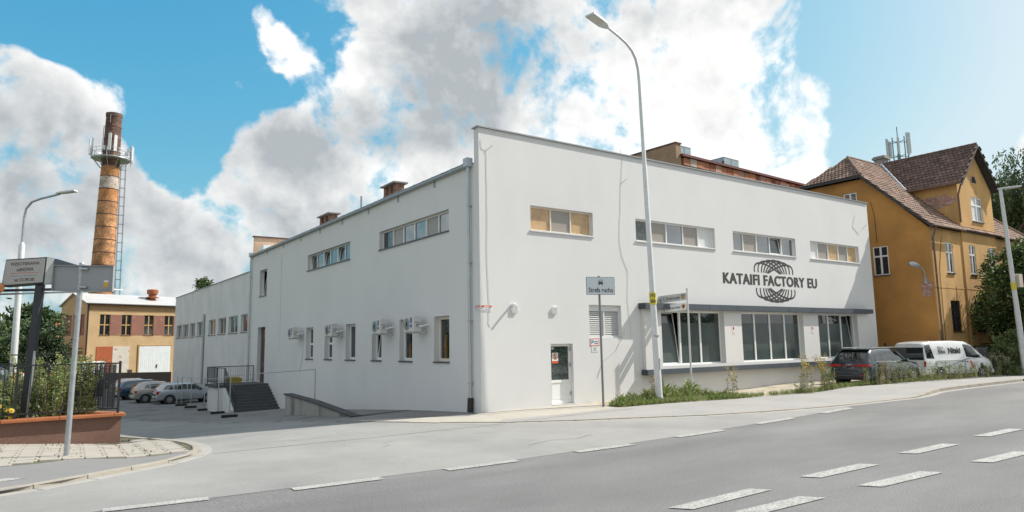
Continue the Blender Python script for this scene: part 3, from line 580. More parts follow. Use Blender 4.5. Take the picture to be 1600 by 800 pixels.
# warning plates on the walls
red_p = mat('orange_red_print', (.62, .09, .03), .5); white_p = mat('white_plate', (.72, .72, .71), .45, .03); grey_p = mat('grey_print', (.2, .21, .23), .6); blue_p = mat('blue_print', (.05, .12, .4), .5)
def plate(fr, u0, u1, v0, v1, label, wo=.003, style=0):
    e = empty('warning_sign', fr((u0+u1)/2, v0, wo), 0, label, 'sign'); me = Vector(e.location)
    MB().fbox(fr, u0, u1, v0, v1, wo, wo+.008).build('plate', white_p, e); W_, H = u1-u0, v1-v0; w = wo+.0085
    if style == 0:
        MB().fbox(fr, u0, u1, v0+H*.68, v1, w, w+.002).build('red_band', red_p, e); MB().fbox(fr, u0+W_*.25, u1-W_*.25, v0+H*.78, v0+H*.9, w+.0021, w+.003).build('print_mark', white_p, e)
        b = MB(); b.fbox(fr, u0+W_*.1, u0+W_*.2, v0+H*.38, v0+H*.52, w, w+.002); b.fbox(fr, u0+W_*.75, u0+W_*.9, v0+H*.38, v0+H*.55, w, w+.002); b.fbox(fr, u0+W_*.1, u0+W_*.9, v0+H*.1, v0+H*.17, w, w+.002); b.build('print_mark', grey_p, e); MB().fbox(fr, u0+W_*.32, u0+W_*.65, v0+H*.36, v0+H*.44, w, w+.002).build('print_mark', blue_p, e)
    elif style == 1:
        b = MB(); t = .025
        for q in ((u0, u1, v0, v0+t), (u0, u1, v1-t, v1), (u0, u0+t, v0+t, v1-t), (u1-t, u1, v0+t, v1-t)): b.fbox(fr, *q, w, w+.002)
        b.build('red_border', red_p, e); b = MB(); b.fbox(fr, u0+.06, u0+.09, v0+.07, v1-.07, w, w+.002); b.fbox(fr, u0+.09, u0+.16, v1-.10, v1-.07, w, w+.002); b.fbox(fr, u0+.09, u0+.16, v1-.16, v1-.13, w, w+.002); b.fbox(fr, u0+.14, u0+.17, v1-.15, v1-.08, w, w+.002); b.build('letter_mark', blue_p, e)
        b = MB(); b.fbox(fr, u0+.2, u1-.06, v0+.14, v0+.18, w, w+.002); b.fbox(fr, u0+.2, u1-.06, v0+.07, v0+.11, w, w+.002); b.build('print_mark', grey_p, e)
    elif style == 2:
        for k in (.25, .6): MB().fbox(fr, u0+W_*.2, u1-W_*.25, v0+H*k, v0+H*k+.03, w, w+.002).build('print_mark', grey_p, e)
    elif style == 3:
        b = MB(); n = 20; cx, cz, R, r = (u0+u1)/2, v0+H*.64, W_*.42, W_*.32
        for i in range(n):
            a, c = 2*PI*i/n, 2*PI*(i+1)/n; f = lambda R, a: fr(cx+R*math.cos(a), cz+R*math.sin(a), w+.001); b.quad(f(R, a), f(R, c), f(r, c), f(r, a))
        b.quad(fr(cx-R*.75, cz+R*.6, w+.0012), fr(cx-R*.6, cz+R*.75, w+.0012), fr(cx+R*.75, cz-R*.6, w+.0012), fr(cx+R*.6, cz-R*.75, w+.0012)); b.fbox(fr, u0, u1, v0, v0+H*.22, w, w+.002); b.build('red_ring', red_p, e); MB().fbox(fr, cx-.03, cx+.02, cz-.1, cz+.08, w, w+.0005).build('pictogram', letter, e)
    for c in kids(e): c.matrix_parent_inverse = Matrix.Translation(-me)
plate(FL, .02, .28, 3.31, 3.52, 'small white warning plate with a red band on the shaded side of the building corner')
plate(FA, .04, .46, 3.31, 3.52, 'small white warning plate with an orange band on the sunlit side of the building corner')
plate(FA, 4.88, 5.34, 2.08, 2.36, 'white parking plate with an orange border just below the louvre', style=1); plate(FA, 4.95, 5.28, 1.86, 2.06, 'small plain white plate below the parking plate with the orange border', style=2)
plate(FA, 3.18, 3.46, 1.48, 1.86, 'white prohibition plate with a red ring stuck on the glass of the street door', wo=-.18, style=3); plate(FA, 3.09, 3.25, 1.98, 2.07, 'tiny white plate in the top corner of the street door glass', wo=-.18, style=2)

# ------------------------------------------------------------------ outside stairs
stairs = empty('outside_stairs', (0, 0, 0), 0, 'dark stone outside stairs with white side walls leading up to the side door', 'stairs')
NS, Y0, Y1, ZT = 9, 22.0, 24.7, .04
for k in range(NS):
    zb = -1.42; z1 = -1.38+(k+1)*(ZT+1.38)/NS; y = Y0+(Y1-Y0)*k/NS
    MB().box(-2.42, -.01, y, y+(Y1-Y0)/NS+.04, z1-.165, z1).build('step', step_m, stairs)
b = MB(); b.slab([(-2.40, Y0+.02, -1.9), (-2.40, Y1, -1.9), (-2.40, Y1, -.14), (-2.40, Y0+.02, -1.5)], (2.38, 0, 0)); b.build('stair_core', step_m, stairs)
MB().box(-2.98, -.005, Y1+.04, 27.7, ZT-.16, ZT).build('landing', step_m, stairs); MB().box(-2.86, -.02, Y1+.06, 27.6, -2.3, ZT-.162).build('plinth', plaster, stairs)
b = MB(); b.slab([(-2.62, Y0+.6, -1.9), (-2.62, Y1+.05, -1.9), (-2.62, Y1+.05, -.12), (-2.62, Y0+.6, -1.3)], (.2, 0, 0)); b.build('side_wall', plaster, stairs)
rail_m = mat('dark_green_grey_railing', (.03, .038, .04), .5, .1)
b = MB(); b.tube([(-2.5, 22.1, -.35), (-2.5, 24.75, 1.05), (-2.9, 24.8, 1.08), (-2.9, 27.6, 1.08), (-.1, 27.6, 1.08)], .025, 6); b.tube([(-2.5, 22.1, -1.05), (-2.5, 24.75, .2), (-2.9, 24.8, .16), (-2.9, 27.6, .16), (-.1, 27.6, .16)], .018, 6)
for p, z0, z1 in (((-2.5, 22.1), -1.5, -.33), ((-2.5, 24.75), 0, 1.07), ((-2.9, 24.85), 0, 1.1), ((-2.9, 27.6), 0, 1.1), ((-.1, 27.6), 0, 1.1)): b.tube([(*p, z0), (*p, z1)], .028, 6)
b.build('handrail', rail_m, stairs)
for k in range(1, 20): t = k/20; y = 22.1+2.65*t; MB().box(-2.508, -2.492, y-.008, y+.008, -1.05+1.25*t, -.35+1.4*t).build('baluster', rail_m, stairs)
for k in range(1, 20): y = 24.9+2.7*k/20; MB().box(-2.908, -2.892, y-.008, y+.008, .16, 1.08).build('baluster', rail_m, stairs)
for k in range(1, 20): x = -2.9+2.8*k/20; MB().box(x-.008, x+.008, 27.592, 27.608, .16, 1.08).build('baluster', rail_m, stairs)
rebase(stairs, (-1.3, 22, gz(-1.3, 22)))
e = empty('grit_box', (0, 0, 0), 0, 'yellow grit box standing on the stair landing behind the railing', 'box')
yel = mat('yellow_plastic', (.42, .32, .07), .5, .08)
b = MB(); b.slab([(-1.8, 26.9, .045), (-1.0, 26.9, .045), (-.95, 26.9, .28), (-1.85, 26.9, .28)], (0, .5, 0)); b.build('bin_body', yel, e); b = MB(); b.slab([(-1.9, 26.85, .285), (-.9, 26.85, .285), (-1.2, 26.85, .42), (-1.6, 26.85, .42)], (0, .6, 0)); b.build('lid', yel, e); rebase(e, (-1.35, 27.1, .045))

# concrete areaway wall along the side facade
ramp = empty('areaway_wall', (0, 0, 0), 0, 'weathered low concrete wall with dark coping sloping down along the side facade', 'low wall')
b = MB(); b.slab([(-2.75, 4.4, -.9), (-2.75, 12.1, -1.6), (-2.75, 12.1, .10), (-2.75, 8.6, -.03), (-2.75, 4.4, -.31)], (.45, 0, 0)); b.build('wall', conc, ramp)
b = MB(); b.slab([(-2.80, 4.3, -.306), (-2.80, 8.6, -.026), (-2.80, 12.2, .104), (-2.80, 12.2, .16), (-2.80, 8.6, .03), (-2.80, 4.3, -.255)], (.40, 0, 0)); b.build('coping', conc_d, ramp)
b = MB(); b.slab([(-2.7, 4.7, -.42), (-2.7, 4.2, -.40), (-.02, 4.9, -.40), (-.02, 5.4, -.42)], (0, 0, .12)); b.build('end_kerb', conc_d, ramp)
rebase(ramp, (-2.6, 8, gz(-2.6, 8)))

# temporary fence in the yard
tf = empty('temporary_fence', (0, 0, 0), 0, 'temporary site fence of steel tube posts in dark feet in front of the parked cars', 'fence')
PST = [(-3.35, 33.4), (-3.2, 30.9), (-3.05, 27.5), (-3.3, 22.6), (-4.3, 15.6), (-1.0, 13.2)]
tubes = MB(); 
for i, (x, y) in enumerate(PST):
    z = gz(x, y); MB().tube([(x, y, z), (x, y, z+2.0)], .028, 8).build('post', galv, tf, True)
    if i < 5: MB().box(x-.36, x+.36, y-.11, y+.11, z, z+.14).build('foot', black, tf, bevel=.02)
MB().tube([(-3.5, 34.2, gz(-3.5, 34)), (-3.5, 34.2, gz(-3.5, 34)+2)], .028, 8).build('post', galv, tf, True)
for (a, c) in zip(PST, PST[1:]):
    za, zc = gz(*a)+1.98, gz(*c)+1.98; MB().tube([(*a, za), (*c, zc)], .02, 6).build('rail', galv, tf, True)
rebase(tf, (-3.3, 24, gz(-3.3, 24)))

# ------------------------------------------------------------------ lamps
def head(fr_c, d, name, parent, L=.95, wd=.34, m=None, lens=None):
    """flat LED head: body with a cooling rear part, lens plate underneath; d = forward direction"""
    d = Vector(d).normalized(); s = Vector((0, 0, 1)).cross(d).normalized(); n = d.cross(s); c = Vector(fr_c)
    P = lambda a, b_, h: c+d*a+s*b_+n*h
    b = MB(); w = wd/2
    b.slab([P(0, -w*.35, 0), P(.25*L, -w*.95, 0), P(.55*L, -w, 0), P(L, -w, 0), P(L, w, 0), P(.55*L, w, 0), P(.25*L, w*.95, 0), P(0, w*.35, 0)], n*.075)
    o = b.build(name, m or galv_l, parent, bevel=.01); q = MB(); q.slab([P(.42*L, -w*.85, -.004), P(.97*L, -w*.85, -.004), P(.97*L, w*.85, -.004), P(.42*L, w*.85, -.004)], -n*.012); q.build('lens', lens or white_p, o); return o
warm_lens = mat('lamp_lens', (.55, .53, .47), .3, .05)
lamp = empty('street_lamp', (0, 0, 0), 0, 'tall pale street lamp with a curved arm rising in front of the white facade', 'street lamp')
bx, by = 6.31, -2.03; ax = lambda z: bx-.028*z
MB().tube([(ax(z), by, z) for z in (-.1, 3.0, 3.05, 8.6, 8.65, 12.0)], [.135, .118, .112, .085, .078, .062], 16).build('pole', galv_l, lamp, True)
MB().tube([(ax(0), by, 0), (ax(.25), by, .25)], [.15, .145], 16).build('base_collar', galv_l, lamp, True)
arm = [(ax(12), by, 12.0), (5.92, by-.01, 12.5), (5.80, by-.03, 12.85), (5.58, by-.06, 13.12), (5.25, by-.10, 13.32), (4.8, by-.16, 13.46), (4.15, by-.24, 13.62)]
MB().tube(arm, [.06, .058, .055, .053, .05, .048, .045], 12).build('arm', galv_l, lamp, True)
head((4.2, by-.235, 13.56), (-1.0, -.16, .16), 'lamp_head', lamp, 1.05, .40, galv_l, warm_lens)
yt = mat('yellow_tag', (.62, .52, .06), .5, .05)
vdir = Vector((-12.54-bx, -19.62-by, 0)).normalized(); TF = Fr((ax(3.75), by, 0), Vector((-vdir.y, vdir.x, 0)), vdir)
MB().tube([(ax(3.55), by, 3.55), (ax(3.98), by, 3.98)], .128, 16).build('number_band', yt, lamp, True)
for t, v in (('193', 3.81), ('304', 3.60)): text('number', t, TF, -.10, v, .20, .13, .129, letter, lamp, .02)
MB().tube([(ax(2.4), by-.02, 2.38), (ax(2.43), by-.03, 2.45)], .118, 14).build('clamp', galv, lamp, True); MB().tube([(ax(1.2), by-.13, 1.2), (ax(1.22), by-.133, 1.6)], .02).build('service_hatch', galv, lamp)
rebase(lamp, (bx, by, 0))
lampr = empty('street_lamp', (0, 0, 0), 0, 'pale lamp post with a flat head at the right edge beside the ochre house', 'street lamp')
B0, T0 = Vector((30.4, -5.3, 0)), Vector((28.95, -5.55, 9.85))
MB().tube([B0, B0.lerp(T0, .35), B0.lerp(T0, .36), T0], [.15, .13, .12, .085], 14).build('pole', galv_l, lampr, True)
hd = head(T0+Vector((-.12, .06, -.03)), (.80, -.58, .10), 'lamp_head', lampr, 1.15, .34, galv_l, warm_lens)
bb = B0.lerp(T0, .52); MB().box(bb.x+.1, bb.x+.62, bb.y-.25, bb.y+.1, bb.z-.42, bb.z+.28).build('control_box', mat('beige_box', (.42, .36, .28), .6), lampr, bevel=.02)
MB().tube([B0.lerp(T0, .465), B0.lerp(T0, .505)], .126, 14).build('number_band', yt, lampr, True)
rebase(lampr, B0)
lampl = empty('street_lamp', (0, 0, 0), 0, 'slim galvanised lamp post with a long bent arm at the far left above the garden', 'street lamp')
MB().tube([(-12.87, 20.2, -.3), (-12.88, 19.9, 7.2), (-12.88, 19.88, 7.35)], [.15, .13, .075], 12).build('pole', galv_l, lampl, True)
MB().tube([(-12.88, 19.88, 7.3), (-12.87, 19.86, 8.5), (-12.82, 19.8, 8.95), (-12.62, 19.65, 9.28), (-12.3, 19.4, 9.42), (-11.55, 18.85, 9.64)], [.055]*6, 10).build('arm', galv, lampl, True)
head((-11.7, 18.95, 9.62), (.78, -.56, .12), 'lamp_head', lampl, .95, .3, galv_l, warm_lens); rebase(lampl, (-12.87, 20.2, .3))

# ------------------------------------------------------------------ traffic and street signs
zs = empty('zone_sign', (0, 0, 0), 0, 'white rectangular zone sign with a car pictogram and black lettering on a grey post', 'road sign')
px, py = 3.85, -1.75; post_m = mat('dark_grey_post', (.20, .21, .22), .5, .1, metal=.3)
MB().tube([(px, py, -.05), (px-.02, py, 4.52)], .04, 12).build('post', post_m, zs, True)
a = math.radians(21); ZF = Fr((px, py-.045, 0), (math.cos(a), -math.sin(a), 0), (-math.sin(a), -math.cos(a), 0))
MB().fbox(ZF, -.53, .53, 3.86, 4.48, .0, .025).build('plate', grey_p, zs, bevel=.004)
sheet = MB().fbox(ZF, -.512, .512, 3.878, 4.462, .026, .029).build('sheeting', mat('pale_blue_white_sheeting', (.60, .64, .67), .35, .03), zs)
text('lettering', 'Strefa ruchu', ZF, -.45, 3.94, .90, .17, .0295, letter, zs, .012)
b = MB(); ZC = lambda q: b.fbox(ZF, *q, .0295, .032)
for q in ((-.085, .085, 4.23, 4.30), (-.065, .065, 4.31, 4.325), (-.055, .055, 4.365, 4.38), (-.072, -.055, 4.31, 4.37), (.055, .072, 4.31, 4.37), (-.08, -.045, 4.19, 4.228), (.045, .08, 4.19, 4.228)): ZC(q)
b.build('pictogram', letter, zs)
for z in (4.0, 4.35): MB().fbox(ZF, -.06, .06, z, z+.03, -.09, .0).build('clamp', galv, zs)
rebase(zs, (px, py, 0))
ss = empty('street_name_sign', (0, 0, 0), 0, 'street name post with two narrow lettered blades pointing left of a white pole', 'street sign')
px, py = 9.3, -1.0; MB().tube([(px, py, -.1), (px, py, 4.28)], .038, 12).cyl((px, py, 4.28), (px, py, 4.33), .048, .045, 12).build('post', galv_l, ss, True)
crest = mat('crest_orange', (.62, .30, .05), .5, .1)
ud = Vector((.816, -.578, 0))*.90-Vector((.578, .816, 0))*.43; ud.normalize(); nd = Vector((ud.y, -ud.x, 0))
for k, (z, s) in enumerate(((3.86, 'ul. T. Kościuszki'), (3.46, 'Ośrodek Sportu i Rekreacji'))):
    L = 1.16 if k == 0 else 1.06; BF = Fr((px, py, 0), ud+Vector((0, 0, .09)), nd)
    pl = MB().fbox(BF, -L-.05, -.05, z, z+.29, -.02, .02).build('blade', mat('blade_rim', (.34, .34, .33), .5) if k == 0 else white_p, ss, bevel=.004)
    MB().fbox(BF, -L-.035, -.065, z+.015, z+.275, .0205, .022).build('sheeting', mat('blade_sheeting', (.50, .50, .48), .5, .05) if k == 0 else white_p, pl)
    text('lettering', s, BF, -L+.02 if k == 0 else -L+.2, z+.075, L-.32 if k == 0 else L-.5, .15 if k == 0 else .12, .0225, letter, pl, .012)
    b = MB(); cx, cz = -.17, z+.15; b.poly([BF(cx-.07, cz+.09, .0228), BF(cx-.07, cz-.03, .0228), BF(cx, cz-.11, .0228), BF(cx+.07, cz-.03, .0228), BF(cx+.07, cz+.09, .0228)]); b.build('crest', crest if k else letter, pl)
    b = MB(); b.poly([BF(cx-.035, cz+.06, .0235), BF(cx-.045, cz-.02, .0235), BF(cx, cz-.07, .0235), BF(cx+.045, cz-.02, .0235), BF(cx+.035, cz+.06, .0235)]); b.build('crest_charge', letter if k else crest, pl)
    if k:
        b = MB(); q = lambda x, y: BF(-L+x, z+y, .023); b.poly([q(.02, .145), q(.10, .235), q(.145, .235), q(.065, .145), q(.145, .055), q(.10, .055)]); b.build('arrow', letter, pl)
rebase(ss, (px, py, 0))
bs = empty('road_sign_back', (0, 0, 0), 0, 'grey back of a wide road sign on a galvanised post on the left paving', 'road sign')
px, py = -11.65, -1.75; zg = gz(px, py); MB().tube([(px, py, zg), (px+.06, py-.1, 4.12)], .055, 14).build('post', galv, bs, True); MB().cyl((px+.06, py-.1, 4.12), (px+.06, py-.1, 4.14), .058, .05, 14).build('post_cap', galv, bs)
SF = Fr((-11.62, -2.04, 0), Vector((.82, -.55, -.025)), Vector((-.55, -.82, 0)))
sgrey = mat('sign_back_grey', (.30, .31, .32), .55, .05, 2, metal=.2); SF.o += SF.n*-.14
MB().fbox(SF, -.645, .64, 3.52, 4.06, -.006, .0).build('plate', sgrey, bs)
b = MB()
for q in ((-.66, .655, 4.06, 4.075), (-.66, .655, 3.505, 3.52), (-.66, -.645, 3.52, 4.06), (.64, .655, 3.52, 4.06)): b.fbox(SF, *q, -.02, .05)
b.build('edge_flange', sgrey, bs)
for z in (3.58, 3.98): MB().fbox(SF, -.09, .10, z, z+.035, .001, .075).build('clamp', galv, bs)
st = MB().fbox(SF, .44, .535, 3.60, 3.71, .001, .003).build('sticker', mat('orange_sticker', (.60, .33, .04), .5), bs); MB().fbox(SF, .44, .535, 3.712, 3.75, .001, .003).build('sticker', white_p, bs)
rebase(bs, (px, py, zg))
# advertising board on its post
ad = empty('advert_board', (0, 0, 0), 0, 'grey physiotherapy advertising board with thin lettering on a dark steel post behind the fence', 'advertising board')
AF = Fr((-13.08, 3.52, 0), Vector((.9, -.65, .03)), Vector((-.60, -.80, 0)))
agrey = mat('warm_grey_board', (.40, .385, .375), .5, .04, 1.5); adark = mat('dark_board_frame', (.035, .038, .045), .5, .1)
b = MB(); b.slab([AF(-.06, 3.98, 0), AF(1.10, 4.02, 0), AF(1.13, 4.74, 0), AF(.02, 4.72, 0)], AF.n*-.30); b.build('board_case', adark, ad)
b = MB(); b.slab([AF(-.03, 4.015, .002), AF(1.07, 4.055, .002), AF(1.10, 4.71, .002), AF(.04, 4.69, .002)], AF.n*.012); b.build('face_panel', agrey, ad)
b = MB(); b.slab([AF(1.102, 4.0, -.01), AF(1.135, 4.73, -.01), AF(1.26, 4.70, -.10), AF(1.22, 4.02, -.10)], AF.n*-.02); b.build('side_bevel', mat('pale_board_edge', (.42, .44, .43), .4), ad)
inkA = mat('plum_lettering', (.12, .06, .07), .6)
text('lettering', 'FIZJOTERAPIA', AF, .18, 4.52, .78, .10, .0145, inkA, ad, .012); text('lettering', 'odNOWA', AF, .34, 4.375, .46, .095, .0145, inkA, ad, .012)
MB().fbox(AF, .18, .94, 4.325, 4.335, .0145, .017).build('rule', red_p, ad)
text('lettering', 'tel. 512 395 505', AF, .30, 4.10, .54, .085, .0145, inkA, ad, .012)
for k in range(24): 
    if k not in (9, 11): MB().fbox(AF, .19+k*.03, .19+k*.03+.017, 4.245, 4.262, .0145, .016).build('print_mark', grey_p, ad)
b = MB(); b.slab([AF(1.16, 4.0, -.12), AF(1.24, 4.70, -.12), AF(1.30, 4.70, -.12), AF(1.95, 4.48, -.12), AF(2.72, 4.1, -.12), AF(2.75, 3.82, -.12)], AF.n*-.10); b.build('rear_board', mat('blue_grey_board', (.10, .125, .15), .5), ad)
b = MB(); b.tube([AF(-.6, 3.90, -.15), AF(1.2, 3.86, -.15), AF(2.75, 3.80, -.15)], .045, 4); b.build('beam', adark, ad); b = MB(); b.tube([AF(-.6, 3.80, -.2), AF(2.6, 3.76, -.2)], .03, 4); b.build('beam', galv, ad)
MB().slab([AF(1.3, 3.83, -.3), AF(2.72, 3.80, -.3), AF(2.72, 3.83, -.9), AF(1.3, 3.87, -.9)], (0, 0, .03)).build('soffit_panel', pvc, ad)
b = MB(); p0, p1 = Vector((-12.42, 3.2, .3)), AF(.90, 4.0, -.15); s = Vector((.07, -.045, 0)); t = Vector((.045, .07, 0))
b.hexa([p0-s-t, p0+s-t, p0+s+t, p0-s+t, p1-s-t, p1+s-t, p1+s+t, p1-s+t]); b.build('post', adark, ad)
b = MB(); q0, q1 = p0+s*1.3-t*.9, p0.lerp(p1, .52)+s*1.3-t*.9; b.hexa([q0-s*.28-t*.1, q0+s*.28-t*.1, q0+s*.28+t*.4, q0-s*.28+t*.4, q1-s*.28-t*.1, q1+s*.28-t*.1, q1+s*.28+t*.4, q1-s*.28+t*.4]); b.build('post_rail', galv, ad)
rebase(ad, (-12.42, 3.2, .3))
cl = empty('orange_cloth', (0, 0, 0), 0, 'crumpled orange cloth hanging at the left frame edge under the grey advertising board', 'cloth')
b = MB(); b.tube([AF(-.62, 4.10, .12), AF(-.35, 4.10, .12), AF(-.12, 4.02, .12), AF(.03, 3.93, .12), AF(.07, 3.83, .12)], [.1, .12, .12, .10, .04], 9); b.tube([AF(-.6, 3.95, .14), AF(-.3, 3.92, .16), AF(-.06, 3.86, .15), AF(.05, 3.82, .13)], [.1, .1, .07, .03], 8); b.build('fold', mat('orange_fabric', (.62, .25, .10), .9, .25, 9, .5, 25), cl, True); rebase(cl, AF(-.1, 3.9, .1))
# ------------------------------------------------------------------ planter wall, fence, garden at the left
gran = mat('brown_pebble_render', (.20, .115, .088), .95, .12, 1.5, .8, 130, fine=.35, fs=60); cop_m = mat('terracotta_coping', (.36, .125, .05), .75, .15, 2.5, .15, 30)
pw = empty('garden_wall', (0, 0, 0), 0, 'low brown pebble rendered garden wall with terracotta coping below the iron fence', 'wall')
b = MB(); b.box(-18, -10.22, 2.42, 2.66, -.9, .42); b.slab([(-10.22, 2.661, -1.3), (-10.46, 2.661, -1.3), (-14.0, 8.0, -1.3), (-13.72, 8.0, -1.3)], (0, 0, 1.72)); b.build('wall', gran, pw)
x = -17.9
while x < -10.2:
    w = min(1.25, -10.12-x); MB().box(x, x+w-.008, 2.30, 2.78, .42, .50).build('coping_stone', cop_m, pw, bevel=.012); x += 1.25
for k in range(5):
    q0, q1 = [Vector((-10.22, 2.79, .42))+Vector((-.55, .835, 0))*s_ for s_ in (k*1.25, k*1.25+1.24)]; o_ = Vector((.09, .05, 0)); i_ = Vector((-.32, -.2, 0)); MB().slab([q0+o_, q1+o_, q1+i_, q0+i_], (0, 0, .08)).build('coping_stone', cop_m, pw, bevel=.012)
rebase(pw, (-12, 2.5, gz(-12, 2.5)))
gar = MB(); gar.box(-60, -10.5, 2.7, 60, -1.9, .36); gsoil = gar.build('garden_soil', earth); tag(gsoil, kind='structure')
fe = empty('iron_fence', (0, 0, 0), 0, 'black iron bar fence on the terracotta coping of the garden wall', 'fence')
for z in (.60, 1.84): MB().box(-18, -10.27, 2.53, 2.56, z, z+.035).build('rail', iron, fe)
SFD = Vector((-.55, .835, 0)); SFN = Vector((.835, .55, 0)); SO = Vector((-10.30, 2.56, 0)); SFr = Fr(SO, SFD, SFN)
for z in (.60, 1.84): MB().fbox(SFr, .03, 6.2, z, z+.035, -.015, .015).build('rail', iron, fe)
for x in (-10.30, -12.62, -14.9): MB().box(x-.03, x+.03, 2.51, 2.57, .5, 1.92).build('post', iron, fe)
MB().fbox(SFr, 2.9, 2.96, .5, 1.9, -.03, .03).build('post', iron, fe)
x = -10.48
while x > -13.6:
    MB().box(x-.009, x+.009, 2.536, 2.554, .636, 1.84).build('bar', iron, fe); x -= .185
y = .2
while y < 6: MB().fbox(SFr, y-.009, y+.009, .636, 1.84, -.009, .009).build('bar', iron, fe); y += .185
# perforated sheet fixed behind the end of the fence
b = MB(); n_u, n_v = 30, 26; pu, pv = 2.7/n_u, 1.14/n_v
for i in range(n_u+1): y = .1+i*pu; b.fbox(SFr, y-.018, y+.018, .66, 1.82, -.045, -.043)
for j in range(n_v+1): z = .67+j*pv; b.fbox(SFr, .1, 2.8, z-.010, z+.010, -.049, -.047)
b.build('perforated_panel', mat('dark_grey_mesh_panel', (.055, .06, .075), .6, .1), fe)
MB().fbox(SFr, .5, 1.9, .95, 1.42, -.08, -.06).build('backing_panel', mat('slate_panel', (.05, .055, .07), .6, .3, 3), fe)
rebase(fe, (-12, 2.54, .5))
rf = empty('rear_fence', (0, 0, 0), 0, 'second iron rail fence further back in the garden seen above the tall weeds', 'fence')
MB().box(-18, -11, 8.4, 8.43, 2.10, 2.14).box(-18, -11, 8.4, 8.43, .8, .84).build('rail', iron, rf)
x = -17.8
while x < -11: MB().box(x-.009, x+.009, 8.405, 8.425, .36, 2.10).build('bar', iron, rf); x += .35
rebase(rf, (-14, 8.4, .36))

# ------------------------------------------------------------------ workshop, brick chimney and the yard wall
ws = empty('workshop_building', (0, 0, 0), 0, 'ochre two storey workshop with a pale metal roof and red panels at the far left', 'workshop')
a18 = math.radians(18); WU = Vector((math.cos(a18), math.sin(a18), 0)); WV = Vector((-math.sin(a18), math.cos(a18), 0)); W0 = Vector((-6.87, 71.9, 0))
FW = Fr(W0, WU, -WV); FWG = Fr(W0, WV, -WU)
och = mat('ochre_render', (.50, .345, .19), .9, .10, .5, .2, 20, col2=(.43, .29, .155), c2s=.6, c2t=(.45, .75)); och_d = mat('dusky_red_panel', (.25, .115, .085), .85, .12, .8, col2=(.38, .22, .14), c2s=1.2, c2t=(.58, .75)); och_b = mat('brown_band', (.42, .26, .14), .9, .1, .7)
wins = [(1.39, 2.52), (3.77, 4.9), (6.36, 7.49), (8.8, 9.93), (11.3, 12.4)]
b = MB(); wall_holes(b, FW, 0, 16, -2.2, 7.7, [(p, q, 4.0, 6.4) for p, q in wins], .25)
wall_holes(b, FWG, 0, 7.1, -2.2, 7.5, [(.5, 1.6, 4.0, 6.4), (2.5, 3.4, 4.0, 6.4), (4.0, 6.3, 4.0, 6.4), (.6, 6.2, -1.5, 2.6)], .25); b.poly([FWG(0, 7.5), FWG(7.1, 7.5), FWG(3.55, 8.9)]); b.quad(FW(16, -2), FW(16, -2, -7.1), FW(16, 7.5, -7.1), FW(16, 7.5)); b.build('wall', och, ws)
MB().fbox(FW, .0, 16, 6.75, 7.62, .003, .03).build('upper_band', och_b, ws)
for p, q in zip([w[1] for w in wins], [w[0] for w in wins[1:]]): MB().fbox(FW, p+.01, q-.01, 4.02, 6.38, .003, .03).build('red_panel', och_d, ws)
fr_t = mat('tan_window_frame', (.42, .25, .10), .7, .1)
for p, q in wins: window(FW, ws, p, q, 4.0, 6.4, .14, [1, 1], [glass], rows=[1, 1], fm=fr_t, sm=brownp, bd=.05, md=.13)
for p, q, z0, z1 in ((.5, 1.6, 4, 6.4), (2.5, 3.4, 4, 6.4), (4, 6.3, 4, 6.4), (.6, 6.2, -1.5, 2.6)): MB().fbox(FWG, p, q, z0, z1, -.24, -.10).build('infill_panel', och_d, ws)
for u in (1.6, 3.4): MB().fbox(FWG, u, u+.35, 3.9, 6.5, -.1, .04).build('pilaster', och_b, ws)
roofm = mat('pale_metal_roof', (.50, .49, .48), .5, .08, .8, metal=.1)
rp = lambda u, w, z: FW(u, z, -w)
for k in range(20):
    u0 = -.25+k*.83; MB().slab([rp(u0, -.35, 7.62), rp(u0+.82, -.35, 7.62), rp(u0+.82, 3.55, 8.95), rp(u0, 3.55, 8.95)], (0, 0, .05)).build('roof_sheet', roofm, ws)
MB().slab([rp(-.25, 3.56, 8.95), rp(16.3, 3.56, 8.95), rp(16.3, 7.4, 7.5), rp(-.25, 7.4, 7.5)], (0, 0, .05)).build('roof', roofm, ws)
MB().tube([rp(-.2, -.42, 7.58), rp(16, -.42, 7.58)], .08, 8).build('gutter', iron, ws); MB().tube([rp(.1, -.1, 7.5), rp(.08, -.1, -2)], .07, 8).build('downpipe', iron, ws)
v = MB().lathe([(.35, 0), (.35, .35), (.75, .36), (.75, .46), (.45, .5), (.45, .8), (.62, .85), (.66, 1.3), (.5, 1.42)], rp(8.1, 1.9, 8.3), 14).build('roof_ventilator', rust, ws, True)
dr = MB().fbox(FW, 1.2, 2.95, -1.6, 2.7, .002, .05).build('rusty_door', mat('orange_red_door', (.33, .085, .03), .8, .12, 2), ws); MB().fbox(FW, 2.96, 4.82, -1.6, 2.7, .002, .045).build('rusty_white_door', mat('rust_stained_white', (.55, .50, .45), .8, .1, 2, col2=(.35, .13, .05), c2s=1.6, c2t=(.58, .68)), ws)
gw = mat('white_gate_paint', (.66, .68, .70), .6, .05, 2)
for k in range(4):
    u0 = 5.95+k*.93; g_ = MB().fbox(FW, u0, u0+.92, -1.6, 2.72, .002, .07).build('gate_leaf', gw, ws)
    for j in range(1, 4): MB().fbox(FW, u0+j*.23-.01, u0+j*.23+.01, -1.55, 2.7, .0702, .082).build('batten', gw, g_)
MB().fbox(FW, 5.8, 5.94, -1.6, 2.9, .002, .1).fbox(FW, 5.8, 9.8, 2.73, 2.82, .002, .1).build('gate_frame', fr_t, ws); MB().fbox(FW, 8.0, 8.1, .1, .5, .083, .14).build('gate_latch', iron, ws)
rebase(ws, tuple(W0+Vector((0, 0, -1.7))))
